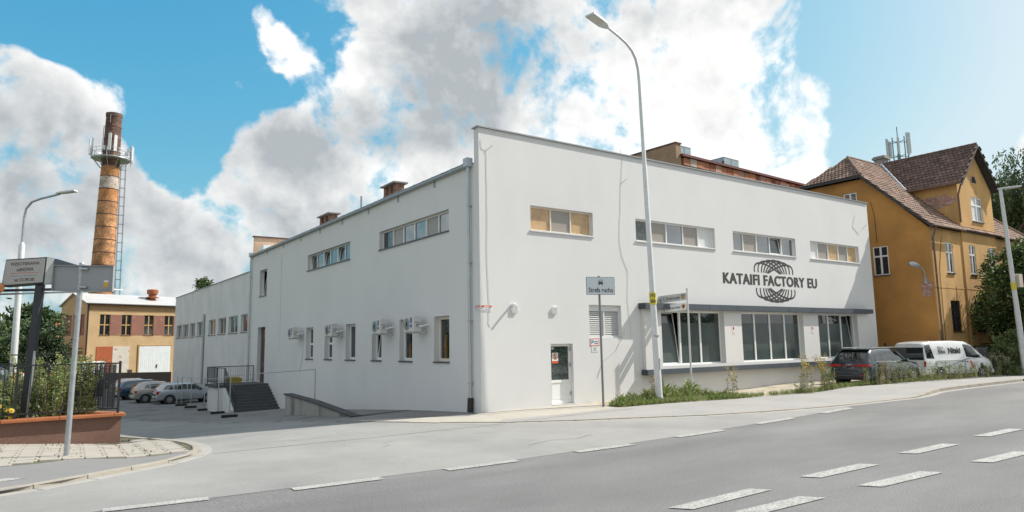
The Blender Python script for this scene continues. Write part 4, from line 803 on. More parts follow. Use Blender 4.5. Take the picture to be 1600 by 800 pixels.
# round brick stack
ch = empty('brick_chimney', (0, 0, 0), 0, 'tall tapering round brick factory chimney carrying a ring of antennas', 'chimney')
def brickmat(name, c1, c2, mort, r, dark=True):
    m = bpy.data.materials.new(name); m.use_nodes = True; t = m.node_tree; n = t.nodes; l = t.links; p = n['Principled BSDF']; p.inputs['Roughness'].default_value = .9
    g = n.new('ShaderNodeTexCoord'); s = n.new('ShaderNodeSeparateXYZ'); l.new(g.outputs['Object'], s.inputs[0])
    a = n.new('ShaderNodeMath'); a.operation = 'ARCTAN2'; l.new(s.outputs[1], a.inputs[0]); l.new(s.outputs[0], a.inputs[1])
    k = n.new('ShaderNodeMath'); k.operation = 'MULTIPLY'; l.new(a.outputs[0], k.inputs[0]); k.inputs[1].default_value = r
    cb = n.new('ShaderNodeCombineXYZ'); l.new(k.outputs[0], cb.inputs[0]); l.new(s.outputs[2], cb.inputs[1])
    br = n.new('ShaderNodeTexBrick'); l.new(cb.outputs[0], br.inputs['Vector']); br.inputs['Scale'].default_value = 1; br.inputs['Brick Width'].default_value = .42; br.inputs['Row Height'].default_value = .16; br.inputs['Mortar Size'].default_value = .018
    br.inputs['Color1'].default_value = (*c1, 1); br.inputs['Color2'].default_value = (*c2, 1); br.inputs['Mortar'].default_value = (*mort, 1)
    z = n.new('ShaderNodeTexNoise'); z.inputs['Scale'].default_value = .9; z.inputs['Detail'].default_value = 8; l.new(g.outputs['Object'], z.inputs['Vector'])
    z2 = n.new('ShaderNodeTexNoise'); z2.inputs['Scale'].default_value = 5; z2.inputs['Detail'].default_value = 4; l.new(g.outputs['Object'], z2.inputs['Vector'])
    mr = n.new('ShaderNodeMapRange'); l.new(z.outputs[0], mr.inputs[0]); mr.inputs[1].default_value = .35; mr.inputs[2].default_value = .7; mr.inputs[3].default_value = .55; mr.inputs[4].default_value = 1.25
    m2 = n.new('ShaderNodeMapRange'); l.new(z2.outputs[0], m2.inputs[0]); m2.inputs[1].default_value = .35; m2.inputs[2].default_value = .65; m2.inputs[3].default_value = .7; m2.inputs[4].default_value = 1.25
    mm = n.new('ShaderNodeMath'); mm.operation = 'MULTIPLY'; l.new(mr.outputs[0], mm.inputs[0]); l.new(m2.outputs[0], mm.inputs[1])
    v = n.new('ShaderNodeVectorMath'); v.operation = 'SCALE'; l.new(br.outputs[0], v.inputs[0]); l.new(mm.outputs[0], v.inputs['Scale']); l.new(v.outputs[0], p.inputs['Base Color']); return m
bk = brickmat('stack_brick', (.54, .25, .10), (.40, .165, .07), (.42, .28, .16), 1.4); bkd = brickmat('sooty_brick', (.22, .11, .075), (.13, .07, .055), (.12, .09, .07), 1.1); bkw = brickmat('whitewashed_brick', (.60, .52, .45), (.52, .42, .36), (.40, .32, .27), 1.2); bko = brickmat('new_brick', (.55, .25, .09), (.50, .21, .08), (.40, .2, .09), 1.25)
lean = .0135; R_ = lambda z: 1.50-(z-8)*.0205
def seg(z0, z1, m, nm, dr=0):
    o = MB().lathe([(R_(z0)+dr, z0), (R_(z1)+dr, z1)], (0, 0, 0), 32).build(nm, m, ch, True); return o
seg(-1.7, 22.5, bk, 'shaft'); seg(22.5, 24.0, bko, 'orange_band'); seg(24.0, 25.8, bkw, 'white_band'); seg(25.8, 27.2, bko, 'orange_band'); seg(27.2, 34.6, bkd, 'sooty_top')
MB().lathe([(R_(34.6)+.06, 34.3), (R_(34.6)+.08, 34.75), (R_(34.6)-.2, 34.75)], (0, 0, 0), 32).build('rim', bkd, ch, True)
for k in range(17):
    z = 6.5+k*1.75
    if z < 34: MB().lathe([(R_(z)+.005, z), (R_(z)+.03, z+.01), (R_(z)+.03, z+.10), (R_(z)+.005, z+.11)], (0, 0, 0), 32).build('steel_hoop', brownp, ch, True)
# platform with railing and panels
b = MB()
for z, r in ((28.3, 2.35), (28.3, 1.35), (29.5, 2.35), (29.0, 2.35)):
    b.tube([(r*math.cos(2*PI*k/20), r*math.sin(2*PI*k/20), z) for k in range(21)], .06 if z < 28.5 else .03, 5)
for k in range(10):
    a = 2*PI*k/10; c, s = math.cos(a), math.sin(a); b.tube([(1.2*c, 1.2*s, 26.9), (2.3*c, 2.3*s, 28.3), (2.35*c, 2.35*s, 29.5)], .04, 5); b.tube([(1.1*c, 1.1*s, 28.3), (2.35*c, 2.35*s, 28.3)], .045, 5)
b.build('antenna_platform', galv, ch)
MB().lathe([(1.15, 28.2), (2.3, 28.2), (2.3, 28.24), (1.15, 28.24)], (0, 0, 0), 20).build('platform_grating', galv, ch)
for a, r, z, h in ((PI+.12, 2.6, 28.5, 2.2), (PI-.25, 2.5, 28.7, 2.1), (-1.86, 1.45, 29.3, 2.3), (-1.38, 1.45, 29.2, 2.2), (.02, 2.6, 28.1, 2.2), (-.28, 2.5, 28.3, 2.1)):
    c = Vector((r*math.cos(a), r*math.sin(a), z)); t = Vector((-math.sin(a), math.cos(a), 0))*.19; n = Vector((math.cos(a), math.sin(a), 0))*.09
    b = MB(); b.hexa([c-t-n, c+t-n, c+t+n, c-t+n]+[q+Vector((0, 0, h)) for q in (c-t-n, c+t-n, c+t+n, c-t+n)]); o = b.build('panel_antenna', white_p, ch, bevel=.03); b = MB(); b.tube([c-n*2.2-Vector((0, 0, .5)), c-n*2.2+Vector((0, 0, h+.3))], .04, 6); b.build('mast_tube', galv, o)
for a, z in ((-2.1, 29.1), (-.7, 28.8), (-.45, 29.4)): 
    c = Vector((2.2*math.cos(a), 2.2*math.sin(a), z)); MB().box(c.x-.18, c.x+.18, c.y-.18, c.y+.18, z, z+.5).build('radio_unit', galv, ch)
b = MB(); la = -.30; lc, ls = math.cos(la), math.sin(la)
for r_off in (.15, .75):
    for sgn in (-.22, .22):
        b.tube([((R_(z)+r_off)*lc-sgn*ls, (R_(z)+r_off)*ls+sgn*lc, z) for z in (8, 27.8)], .03, 4)
for k in range(48):
    z = 8+k*.42; r = R_(z)+.15; b.tube([(r*lc+.22*ls, r*ls-.22*lc, z), (r*lc-.22*ls, r*ls+.22*lc, z)], .02, 4)
    if k % 3 == 0:
        r2 = r+.6; b.tube([(r*lc+.22*ls, r*ls-.22*lc, z), (r2*lc+.3*ls, r2*ls-.3*lc, z), (r2*lc-.3*ls, r2*ls+.3*lc, z), (r*lc-.22*ls, r*ls+.22*lc, z)], .022, 4)
b.build('ladder', iron, ch)
b = MB()
for k in range(5): z = 29.5+k*1.1; b.tube([(R_(z)*lc, R_(z)*ls, z), ((R_(z)+.45)*lc, (R_(z)+.45)*ls, z+.02), ((R_(z)+.45)*lc, (R_(z)+.45)*ls, z+.2)], .025, 4)
b.tube([(R_(30)*math.cos(2.9)-.12, R_(30)*math.sin(2.9), 28), (R_(32)*math.cos(2.9)-.12, R_(32)*math.sin(2.9), 33)], .05, 5); b.tube([(-.5, -1.15, 33.2), (-.5, -1.15, 34.3), (.0, -1.15, 34.3)], .04, 4); b.tube([(.8, .3, 34.7), (.8, .3, 36.2)], .02, 4)
b.build('rod', galv, ch)
ch.location = (-4.5-8*lean, 87.1, 0); ch.rotation_euler = (0, lean, 0)
# yard wall and container
yw = empty('yard_wall', (0, 0, 0), 0, 'low dark brown yard wall closing the car park behind the parked cars', 'wall'); bw = mat('dark_brown_render', (.105, .082, .07), .9, .1, .6)
b = MB(); b.slab([(.1, 59.4, -2), (-10.5, 66.5, -2), (-10.5, 66.8, -2), (.1, 59.8, -2)], (0, 0, 1.95)); b.build('wall', bw, yw); MB().box(-3.6, -3.2, 61.9, 62.3, -2, .25).build('pillar', bw, yw); rebase(yw, (-5, 63, -1.67))
ct = empty('white_container', (0, 0, 0), 0, 'plain white container standing before the rusty doors of the ochre workshop', 'container')
c0 = Vector((-8.4, 68.6, -1.67)); U = Vector((.94, .33, 0)); V_ = Vector((-.33, .94, 0)); b = MB(); P = [c0, c0+U*3.7, c0+U*3.7+V_*2, c0+V_*2]; b.hexa(P+[p+Vector((0, 0, 2.75)) for p in P]); b.build('body', gw, ct, bevel=.04)
for k in range(1, 9): q = c0+U*(3.7*k/9)-V_*.012; MB().hexa([q-U*.03, q+U*.03, q+U*.03+V_*.01, q-U*.03+V_*.01]+[w+Vector((0, 0, 2.7)) for w in (q-U*.03, q+U*.03, q+U*.03+V_*.01, q-U*.03+V_*.01)]).build('rib', gw, ct)
rebase(ct, tuple(c0))
# ------------------------------------------------------------------ ochre house on the right
ho = empty('ochre_house', (0, 0, 0), 0, 'ochre rendered house with steep brown tile roof and a projecting front gable', 'house')
XH, YB = 28.5, -2.09
HA = Fr((XH, 0, 0), (0, 1, 0), (-1, 0, 0)); HB = Fr((0, YB, 0), (1, 0, 0), (0, -1, 0)); HW = Fr((0, YB-.07, 0), (1, 0, 0), (0, -1, 0))
amb = mat('amber_render', (.50, .245, .068), .92, .13, .7, .25, 25, col2=(.36, .18, .06), c2s=.45, c2t=(.45, .75), fine=.06, fs=12); amb_l = mat('pale_amber_render', (.56, .33, .125), .92, .16, .8, .35, 22, col2=(.43, .26, .12), c2s=1.1, c2t=(.5, .7), stretch=(1, 1, .3), fine=.08, fs=12)  # front wall gets a lighter, streakier tone of the amber render
plinth_m = mat('grey_house_plinth', (.13, .115, .105), .9, .15, 1)
hA = [(.24, 1.13, 5.85, 7.56), (1.82, 2.65, 10.1, 11.05)]
b = MB(); wall_holes(b, HA, YB, 8.8, -.3, 8.3, hA[:1], .14); 
b.poly([HA(YB, 8.3), HA(1.35, 11.8), HA(1.82, 11.8), HA(1.82, 8.3)]); b.poly([HA(2.65, 8.3), HA(2.65, 11.8), HA(5.35, 11.8), HA(8.8, 8.3)]); b.quad(HA(1.82, 8.3), HA(2.65, 8.3), HA(2.65, 10.1), HA(1.82, 10.1)); b.quad(HA(1.82, 11.05), HA(2.65, 11.05), HA(2.65, 11.8), HA(1.82, 11.8))
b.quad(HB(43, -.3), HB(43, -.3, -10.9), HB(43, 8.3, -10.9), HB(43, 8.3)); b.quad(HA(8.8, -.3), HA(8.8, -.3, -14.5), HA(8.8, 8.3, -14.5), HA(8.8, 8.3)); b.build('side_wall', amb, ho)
hB = [(30.28, 31.2, 5.82, 7.60), (39.2, 40.1, 5.82, 7.55), (30.3, 31.5, 2.48, 4.24), (39.0, 40.1, 2.48, 4.24)]; hW = [(33.25, 34.1, 5.85, 7.62), (35.95, 37.0, 5.85, 7.62), (33.35, 34.5, 2.48, 4.24), (34.2, 35.75, 9.15, 10.68), (35.9, 37.0, 2.48, 4.24)]
b = MB(); wall_holes(b, HB, XH, 32.45, -.3, 8.35, [h for h in hB if h[0] < 32], .16); wall_holes(b, HB, 37.3, 43, -.3, 8.35, [h for h in hB if h[0] > 37], .16)
wall_holes(b, HW, 32.45, 37.3, -.3, 11.3, hW, .18); b.poly([HW(32.45, 11.3), HW(37.3, 11.3), HW(34.875, 13.75)])
for u in (32.45, 37.3): b.quad(HW(u, -.3), HW(u, -.3, -.07), HW(u, 8.4, -.07), HW(u, 8.4)); b.poly([HW(u, 8.3, 0), HW(u, 11.3, 0), HW(u, 11.3, -2.95)])
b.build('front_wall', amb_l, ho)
MB().box(XH-.05, XH, YB-.03, 8.8, -.3, .75).box(XH-.05, 43, YB-.06, YB-.002, -.3, .75).box(32.40, 37.35, YB-.13, YB-.071, -.3, .75).build('plinth', plinth_m, ho)
MB().fbox(HB, XH, 32.4, 4.93, 4.99, .001, .015).fbox(HW, 32.45, 37.3, 4.93, 4.99, .001, .015).build('string_course', amb_l, ho)
dk = mat('dark_old_glass', (.02, .02, .024), .05, .3, 2, ior=1.8)
for (p, q, z0, z1) in hA: window(HA, ho, p, q, z0, z1, .09, [1, 1], [dk] if z0 < 8 else [glass_sky], rows=[2, 1] if z0 < 8 else None, md=.10, bd=.06, sm=sill_m, sillp=.06)
for fr_, L in ((HB, hB), (HW, hW)):
    for (p, q, z0, z1) in L:
        if z0 < 3:
            window(fr_, ho, p, q, z0, z1, .13, [1, 1], [dk], rows=[1], fm=mat('brown_old_frame', (.10, .05, .035), .7, .2), sm=brownp, sillp=.12); g_ = MB()
            for k in range(9): u = p+(q-p)*(k+.5)/9; g_.fbox(fr_, u-.012, u+.012, z0+.02, z1-.02, -.05, -.03)
            for z in (z0+.35, (z0+z1)/2, z1-.3): g_.fbox(fr_, p+.01, q-.01, z-.012, z+.012, -.031, -.02)
            g_.build('window_grille', iron, ho)
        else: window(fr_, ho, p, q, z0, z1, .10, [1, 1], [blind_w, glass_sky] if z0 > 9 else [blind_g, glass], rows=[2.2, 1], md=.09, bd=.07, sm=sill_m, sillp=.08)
b = MB(); pts = [HW(34.87+.36*math.cos(PI*k/12), 11.6+.42*math.sin(PI*k/12), .003) for k in range(13)]; b.poly(pts); at = b.build('attic_window', dark_in, ho); MB().tube([HW(34.87+.38*math.cos(PI*k/12), 11.6+.44*math.sin(PI*k/12), .01) for k in range(13)], .035, 5).build('window_arch', mat('plaster_trim', (.50, .36, .28), .9, .1), at)
# exposed brick where render has fallen off
bare = mat('bare_brick_patch', (.40, .235, .185), .95, .25, 5, .6, 30, col2=(.52, .40, .34), c2s=6, c2t=(.5, .62))
def patch(fr, cu, cv, ru, rv, seed, w=.012, nm='bare_brick'):
    rnd = random.Random(seed); P = []
    for k in range(22):
        a = 2*PI*k/22; r = 1+rnd.uniform(-.28, .22); P.append((cu+ru*r*math.cos(a), cv+rv*r*math.sin(a)))
    o = MB().slab([fr(u, v, .002) for u, v in P], fr.n*w).build(nm, bare, ho)
    z = cv-rv*.8; i = 0
    while z < cv+rv*.8:
        u = cu-ru*.8+(i % 2)*.13
        while u < cu+ru*.7:
            if ((u+.12-cu)/ru)**2+((z-cv)/rv)**2 < .62 and rnd.random() < .85: MB().fbox(fr, u, u+.24, z, z+.065, w+.002, w+.006+rnd.uniform(.004, .014)).build('brick', rnd.choice([brick_hl, bare, brick_hd]), o)
            u += .26
        z += .085; i += 1
brick_hl = mat('pale_brick', (.48, .30, .25), .95, .2, 6); brick_hd = mat('rosy_brick', (.36, .19, .15), .95, .2, 6)
HS = Fr((32.45, 0, 0), (0, 1, 0), (-1, 0, 0))
patch(HS, -1.05, 10.35, 1.0, .42, 3); patch(HA, -1.72, 4.85, .30, .50, 5); patch(HB, 29.3, 1.35, .55, .5, 8)
# roofs
tile_ms = [mat('roof_tile_'+q, c, .9, .25, 2, .4, 40, col2=(.15, .10, .08), c2s=.8, c2t=(.5, .75)) for q, c in (('rosy', (.26, .165, .122)), ('brown', (.225, .142, .105)), ('pale', (.31, .21, .16)), ('sooty', (.175, .115, .09)))]; tile_m = tile_ms[1]; tile_u = mat('roof_underside', (.05, .045, .042), .9, .2)
def lin(a, b, t): return Vector(a).lerp(Vector(b), t)
def tiles(poly, u, v, o, m, parent, nm='roof_tiles', rw=.30, cw=.235):
    """overlapping tiles with raised lower lips, laid row by row inside the roof polygon"""
    u = Vector(u).normalized(); v = Vector(v).normalized(); n = u.cross(v); n = n if n.z > 0 else -n; o = Vector(o)
    P2 = [((Vector(p)-o).dot(u), (Vector(p)-o).dot(v)) for p in poly]; us = [p[0] for p in P2]; vs = [p[1] for p in P2]; b = MB(); rnd = random.Random(len(poly)+int(o.x*10))
    j = 0; y = min(vs)
    while y < max(vs):
        x = min(us)-(cw/2 if j % 2 else 0)
        while x < max(us):
            if ins(P2, x+cw/2, y+rw/2):
                h = .05+rnd.uniform(-.008, .014); t = rnd.uniform(-.01, .01); q = lambda a, c, d: o+u*a+v*c+n*d
                A, B_, C_, D = q(x+.006, y, h), q(x+cw-.006, y, h+t), q(x+cw-.006, y+rw*1.1, .016), q(x+.006, y+rw*1.1, .016)
                E, F = q(x+.006, y, .0), q(x+cw-.006, y, .0); M1, M2 = q(x+cw*.5, y, h+.03), q(x+cw*.5, y+rw*1.1, .04); 
                b.add([A, M1, M2, D, B_, C_, E, F], [(0, 1, 2, 3), (1, 4, 5, 2), (6, 7, 4, 1, 0)], rnd.choice((0, 0, 1, 1, 2, 3)))
            x += cw
        y += rw; j += 1
    t = b.build(nm, m, parent, recalc=False); t['kind'] = 'stuff'
    MB().slab(poly, -n*.10).build('roof_slab', tile_u, parent); return t
Z0, ZR, YR = 8.43, 13.9, 3.36; sl_ = (ZR-Z0)/(YR+2.35)
FP = [(28.25, -2.35, Z0), (43.2, -2.35, Z0), (38.6, YR, ZR), (30.7, YR, ZR), (28.25, 1.38, Z0+sl_*3.73)]
tiles(FP, (1, 0, 0), (0, 1, sl_), FP[0], tile_ms, ho)
zh = FP[4][2]; HPl = [(28.25, 1.38, zh), (28.25, 5.34, zh), (30.7, YR, ZR)]
tiles(HPl, (0, 1, 0), (2.45, 0, ZR-zh), HPl[0], tile_ms, ho)
BPl = [(28.25, 9.07, Z0), (43.2, 9.07, Z0), (38.6, YR, ZR), (30.7, YR, ZR), (28.25, 5.34, zh)]; MB().slab(BPl, (0, 0, -.1)).build('rear_roof', tile_m, ho)
MB().slab([(43.2, -2.35, Z0), (43.2, 9.07, Z0), (38.6, YR, ZR)], (0, 0, -.1)).build('end_roof', tile_m, ho)
ZE, ZA, YF = 11.28, 13.97, -2.55
yv = -2.35+(ZE-Z0)/sl_
WL = [(32.15, YF, ZE), (34.875, YF, ZA), (34.875, YR-.02, ZA), (32.15, yv, ZE)]; WR_ = [(37.6, YF, ZE), (34.875, YF, ZA), (34.875, YR-.02, ZA), (37.6, yv, ZE)]
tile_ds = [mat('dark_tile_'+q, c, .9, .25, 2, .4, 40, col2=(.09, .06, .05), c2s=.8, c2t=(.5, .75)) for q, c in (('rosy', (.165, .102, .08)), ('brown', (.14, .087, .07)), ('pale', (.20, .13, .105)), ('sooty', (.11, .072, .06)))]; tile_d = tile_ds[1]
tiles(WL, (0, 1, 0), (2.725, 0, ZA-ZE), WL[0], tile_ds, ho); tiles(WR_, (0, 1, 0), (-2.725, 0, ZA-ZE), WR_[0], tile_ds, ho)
def ridge(a, b_, r=.10, nm='ridge_tile', m=None):
    a, b_ = Vector(a), Vector(b_); L = (b_-a).length; n = int(L/.38)
    for k in range(n): MB().tube([a.lerp(b_, k/n), a.lerp(b_, (k+1.06)/n)], [r, r*.82], 8).build(nm, m or tile_m, ho, True)
ridge((34.875, YF, ZA+.03), (34.875, YR, ZA+.03), m=tile_d); ridge((30.7, YR, ZR+.03), (34.6, YR, ZR+.03)); ridge((28.2, 1.35, zh+.05), (30.7, YR, ZR+.03)); ridge((43.2, -2.4, Z0+.05), (38.6, YR, ZR+.03))
board = mat('dark_barge_board', (.055, .05, .048), .8, .2)
for a, c in (((28.22, -2.4, Z0-.12), (28.22, 1.38, zh-.10)), ((28.22, 1.38, zh-.06), (28.22, 5.34, zh-.06)), ((34.875, YF-.02, ZA-.10), (37.65, YF-.02, ZE-.12)), ((34.875, YF-.02, ZA-.10), (32.1, YF-.02, ZE-.12))):
    a, c = Vector(a), Vector(c); b = MB(); d = Vector((0, 0, .11)); n = Vector((-.04, 0, 0)) if a.x == c.x else Vector((0, -.04, 0)); b.hexa([a-d, c-d, c-d+n, a-d+n, a+d*.7, c+d*.7, c+d*.7+n, a+d*.7+n]); b.build('barge_board', board, ho)
gut = mat('rusty_brown_gutter', (.16, .10, .07), .7, .25, 4)
MB().tube([(28.2, -2.46, Z0-.06), (32.3, -2.46, Z0-.06)], .075, 8).build('gutter', gut, ho, True); MB().tube([(37.4, -2.46, Z0-.06), (43.2, -2.46, Z0-.06)], .075, 8).build('gutter', gut, ho, True); MB().tube([(32.1, YF, ZE-.05), (32.1, yv, ZE-.05)], .07, 8).build('gutter', gut, ho, True)
MB().tube([(28.62, -2.42, Z0-.1), (28.7, -2.17, Z0-.7), (28.75, -2.17, .1)], .055, 8).build('downpipe', gut, ho, True); MB().tube([(32.3, YF+.1, ZE-.1), (32.38, -2.22, ZE-.7), (32.38, -2.22, 8.9)], .05, 8).build('downpipe', gut, ho, True)
MB().tube([(32.15, yv-.02, ZE+.05), (34.8, YR-.1, ZA)], .09, 6).build('valley_flashing', zinc, ho)
c = MB().box(36.4, 37.05, 3.8, 4.5, 12.6, 14.80).build('chimney', conc, ho); MB().box(36.30, 37.15, 3.7, 4.6, 14.802, 14.93).box(36.36, 37.09, 3.76, 4.54, 14.932, 15.02).build('cap', conc, c)
c = MB().box(28.9, 29.7, 7.2, 8.8, 10.2, 12.6).build('chimney', brick_red, ho); MB().box(28.8, 29.8, 7.1, 8.9, 12.602, 12.75).build('cap', brick_red, c)
MB().tube([HA(1.0, 10.3, .02), HA(.85, 9.4, .02), HA(.82, 7.8, .02)], .012, 4).tube([HB(29.9, 7.9, .02), HB(29.3, 6, .02), HB(29.2, 1.5, .02)], .012, 4).tube([HB(31.2, 5.1, .02), HB(31.1, 3.9, .015), HB(30.4, 3.0, .02)], .01, 4).build('cable', iron, ho)
rebase(ho, (28.5, -2.09, 0))
wl = empty('wall_lamp', (0, 0, 0), 0, 'grey street lantern on a short bent arm fixed to the shaded ochre gable wall', 'wall lamp')
MB().tube([HA(-1.68, 5.2, .03), HA(-1.68, 5.75, .05), HA(-1.66, 6.0, .22), HA(-1.62, 6.08, .5)], .045, 8).box(28.44, 28.498, -1.75, -1.6, 5.15, 5.5).build('arm', galv, wl, True)
b = MB(); p = HA(-1.6, 6.12, .45); d = Vector((-.75, .05, .10)); b.tube([p, p+d*.25, p+d*.7, p+d*1.15, p+d*1.3], [.07, .13, .17, .13, .03], 12); b.build('lantern', zinc, wl, True); rebase(wl, HA(-1.68, 5.2, .03))
# mast with panel antennas beyond the roof
am = empty('antenna_mast', (0, 0, 0), 0, 'blue grey antenna mast with pale panels rising behind the tiled roof', 'antenna mast')
bg_ = mat('blue_grey_steel', (.16, .22, .26), .5, .1, 3, metal=.3); cx, cy = 44.8, 6.6; pale_a = mat('pale_antenna', (.52, .55, .55), .5)
b = MB(); b.tube([(cx, cy, 12), (cx, cy, 17.0)], .13, 8); b.tube([(cx, cy, 17), (cx, cy, 19.3)], .035, 6)
for k in range(5):
    a = .5+2*PI*k/5; c_, s_ = math.cos(a), math.sin(a); b.tube([(cx, cy, 15.7), (cx+.55*c_, cy+.55*s_, 16.0), (cx+.72*c_, cy+.72*s_, 16.6), (cx+.72*c_, cy+.72*s_, 18.3)], .045, 6); b.tube([(cx, cy, 18.0), (cx+.72*c_, cy+.72*s_, 18.0)], .03, 5); b.tube([(cx, cy, 16.8), (cx+.72*c_, cy+.72*s_, 16.8)], .03, 5)
b.build('mast', bg_, am)
for a, h, z, w in ((-.70, 1.75, 17.05, .16), (2.3, 1.75, 16.6, .08), (3.6, 1.3, 16.9, .07), (1.2, 1.4, 16.9, .09), (-1.7, 1.4, 16.7, .07)):
    c_ = Vector((cx+.82*math.cos(a), cy+.82*math.sin(a), z)); t = Vector((.816, -.578, 0))*w; n = Vector((.578, .816, 0))*.07; b = MB(); b.hexa([c_-t-n, c_+t-n, c_+t+n, c_-t+n]+[q+Vector((0, 0, h)) for q in (c_-t-n, c_+t-n, c_+t+n, c_-t+n)]); b.build('panel_antenna', pale_a, am, bevel=.03)
rebase(am, (cx, cy, 12))
# taller rear building above the factory roof
rb = empty('rear_building', (0, 0, 0), 0, 'taller rear building with rust coloured fascia panels and metal boxes on its flat roof', 'building')
RA = Fr((18.5, 7, 0), (15.1, .85, 0), (.85, -15.1, 0)); dkb = mat('dark_brown_wall', (.06, .035, .03), .85, .2, 1)
MB().fbox(RA, 0, 15.3, 8, 12.52, -10, 0).build('wall', dkb, rb)
fas = [mat('orange_fascia', (.40, .16, .085), .75, .2, 2, .3, 20), mat('rosy_fascia', (.42, .235, .17), .8, .2, 2), rust, mat('pale_worn_fascia', (.45, .38, .31), .85, .2, 3)]
for k in range(24):
    u = .15+k*.62; MB().fbox(RA, u, u+.6, 12.53, 12.95+.03*(k % 2), -.1, .28+.012*((k*7) % 3)).build('fascia_panel', fas[3] if k > 20 or k in (1,) else fas[[0, 1, 0, 0, 2, 1, 0, 2][k % 8]], rb)
MB().fbox(RA, -.1, 15.4, 13.0, 13.14, -10, .42).build('roof_edge', mat('dark_red_edge', (.12, .035, .028), .7, .2), rb)
b = MB(); b.slab([RA(-.45, 8, .2), RA(0, 8, .2), RA(0, 13.75, .2), RA(-.45, 13.75, .2)], -RA.n*9); b.build('fire_wall', mat('tan_brick_gable', (.30, .20, .125), .95, .18, 2, .4, 20), rb); MB().fbox(RA, -.5, .05, 13.752, 13.83, -9, .25).build('coping', brownp, rb)
for u, w in ((1.6, 1.25), (6.4, 1.7)):
    h_ = MB().fbox(RA, u, u+w, 13.142, 14.3, -2.6, -1.2).build('ventilation_box', mat('blue_sheet_metal', (.30, .38, .41), .4, .15, 3, metal=.4), rb)
    MB().fbox(RA, u-.02, u+w+.02, 14.302, 14.34, -2.62, -1.18).fbox(RA, u+w*.5-.02, u+w*.5+.02, 13.15, 14.3, -1.199, -1.18).build('box_edge', zinc, h_)
for u in (9.8, 13.4): c = MB().fbox(RA, u, u+.8, 13.1, 13.9, -2.5, -1.6).build('chimney', brick_red, rb); MB().fbox(RA, u-.1, u+.9, 13.902, 14.0, -2.6, -1.5).build('cap', conc, c)
MB().tube([RA(5.4, 13.1, -.6), RA(5.4, 13.75, -.6)], .07, 8).build('vent_pipe', brownp, rb); MB().tube([RA(9.8, 12.9, .34), RA(9.85, 12.0, .1)], .06, 6).build('downpipe', gut, rb)
rebase(rb, (18.5, 7, 0))
# small metal items between factory and house
yg = empty('yard_gate', (0, 0, 0), 0, 'low brown sheet gate between the white factory end and the ochre house', 'gate'); MB().box(26.1, 28.3, -.35, -.3, .1, 1.75).build('gate_leaf', brownp, yg); MB().box(26.08, 26.16, -.38, -.28, 0, 1.9).box(28.3, 28.38, -.38, -.28, 0, 1.9).build('post', iron, yg); rebase(yg, (27, -.3, 0))
hf = empty('rail_fence', (0, 0, 0), 0, 'dark rail and mesh fence in front of the ochre house behind the white van', 'fence')
MB().tube([(28.7, -2.95, 1.62), (34.4, -3.0, 1.66)], .03, 6).build('rail', iron, hf); 
for x in (28.7, 30.6, 32.5, 34.4): MB().tube([(x, -2.97, -.1), (x, -2.97, 1.7)], .03, 6).build('post', iron, hf)
b = MB()
for k in range(60): x = 28.75+k*.095; b.tube([(x, -2.97, .1), (x+.5 if x < 33.9 else x, -2.97, 1.6)], .004, 3, caps=False); b.tube([(x+.5 if x < 33.9 else x, -2.972, .1), (x, -2.972, 1.6)], .004, 3, caps=False)
b.build('wire_mesh', galv, hf); rebase(hf, (31, -2.97, 0))
kb = empty('steel_shelter', (0, 0, 0), 0, 'grey steel shelter frame with a dark side panel at the right frame edge', 'shelter')
bx_, by_ = 33.2, -5.6; MB().box(bx_, bx_+3.2, by_-.1, by_+1.2, 5.15, 5.38).build('roof', galv, kb); MB().box(bx_+.1, bx_+.25, by_, by_+.12, 0, 5.15).box(bx_+3, bx_+3.12, by_, by_+.12, 0, 5.15).build('post', galv, kb); MB().box(bx_+.5, bx_+2.95, by_+.05, by_+.09, .3, 5.1).build('side_panel', adark, kb); MB().tube([(bx_+.35, by_, .1), (bx_+.7, by_, 5.1)], .06, 6).build('brace', galv, kb); rebase(kb, (bx_, by_, 0))
# ------------------------------------------------------------------ vehicles
carglass = mat('car_glass', (.012, .016, .018), .02, 0, ior=2.0); tyre_m = mat('tyre', (.022, .022, .023), .8, .2, 8); rim_m = mat('alloy_rim', (.45, .46, .47), .3, .05, metal=.7); lamp_r = mat('red_tail_lamp', (.42, .012, .01), .15, .1, ior=1.6); lamp_o = mat('orange_lamp', (.75, .20, .03), .2, .1); lamp_w = mat('clear_lamp', (.70, .72, .72), .12, .05, ior=1.6); chrome = mat('chrome_trim', (.62, .63, .64), .15, 0, metal=.9); trim = mat('black_trim', (.018, .018, .02), .45, .1)
def carpaint(n, c, metal=.4): return mat(n, c, .22, .03, 3, metal=metal, coat=1.0)
def ipol(T, x):
    """monotone-ish interpolation of table rows (x, ...)"""
    if x <= T[0][0]: return T[0][1:]
    for a, b in zip(T, T[1:]):
        if x <= b[0]:
            t = (x-a[0])/(b[0]-a[0]); return tuple(p+(q-p)*t for p, q in zip(a[1:], b[1:]))
    return T[-1][1:]
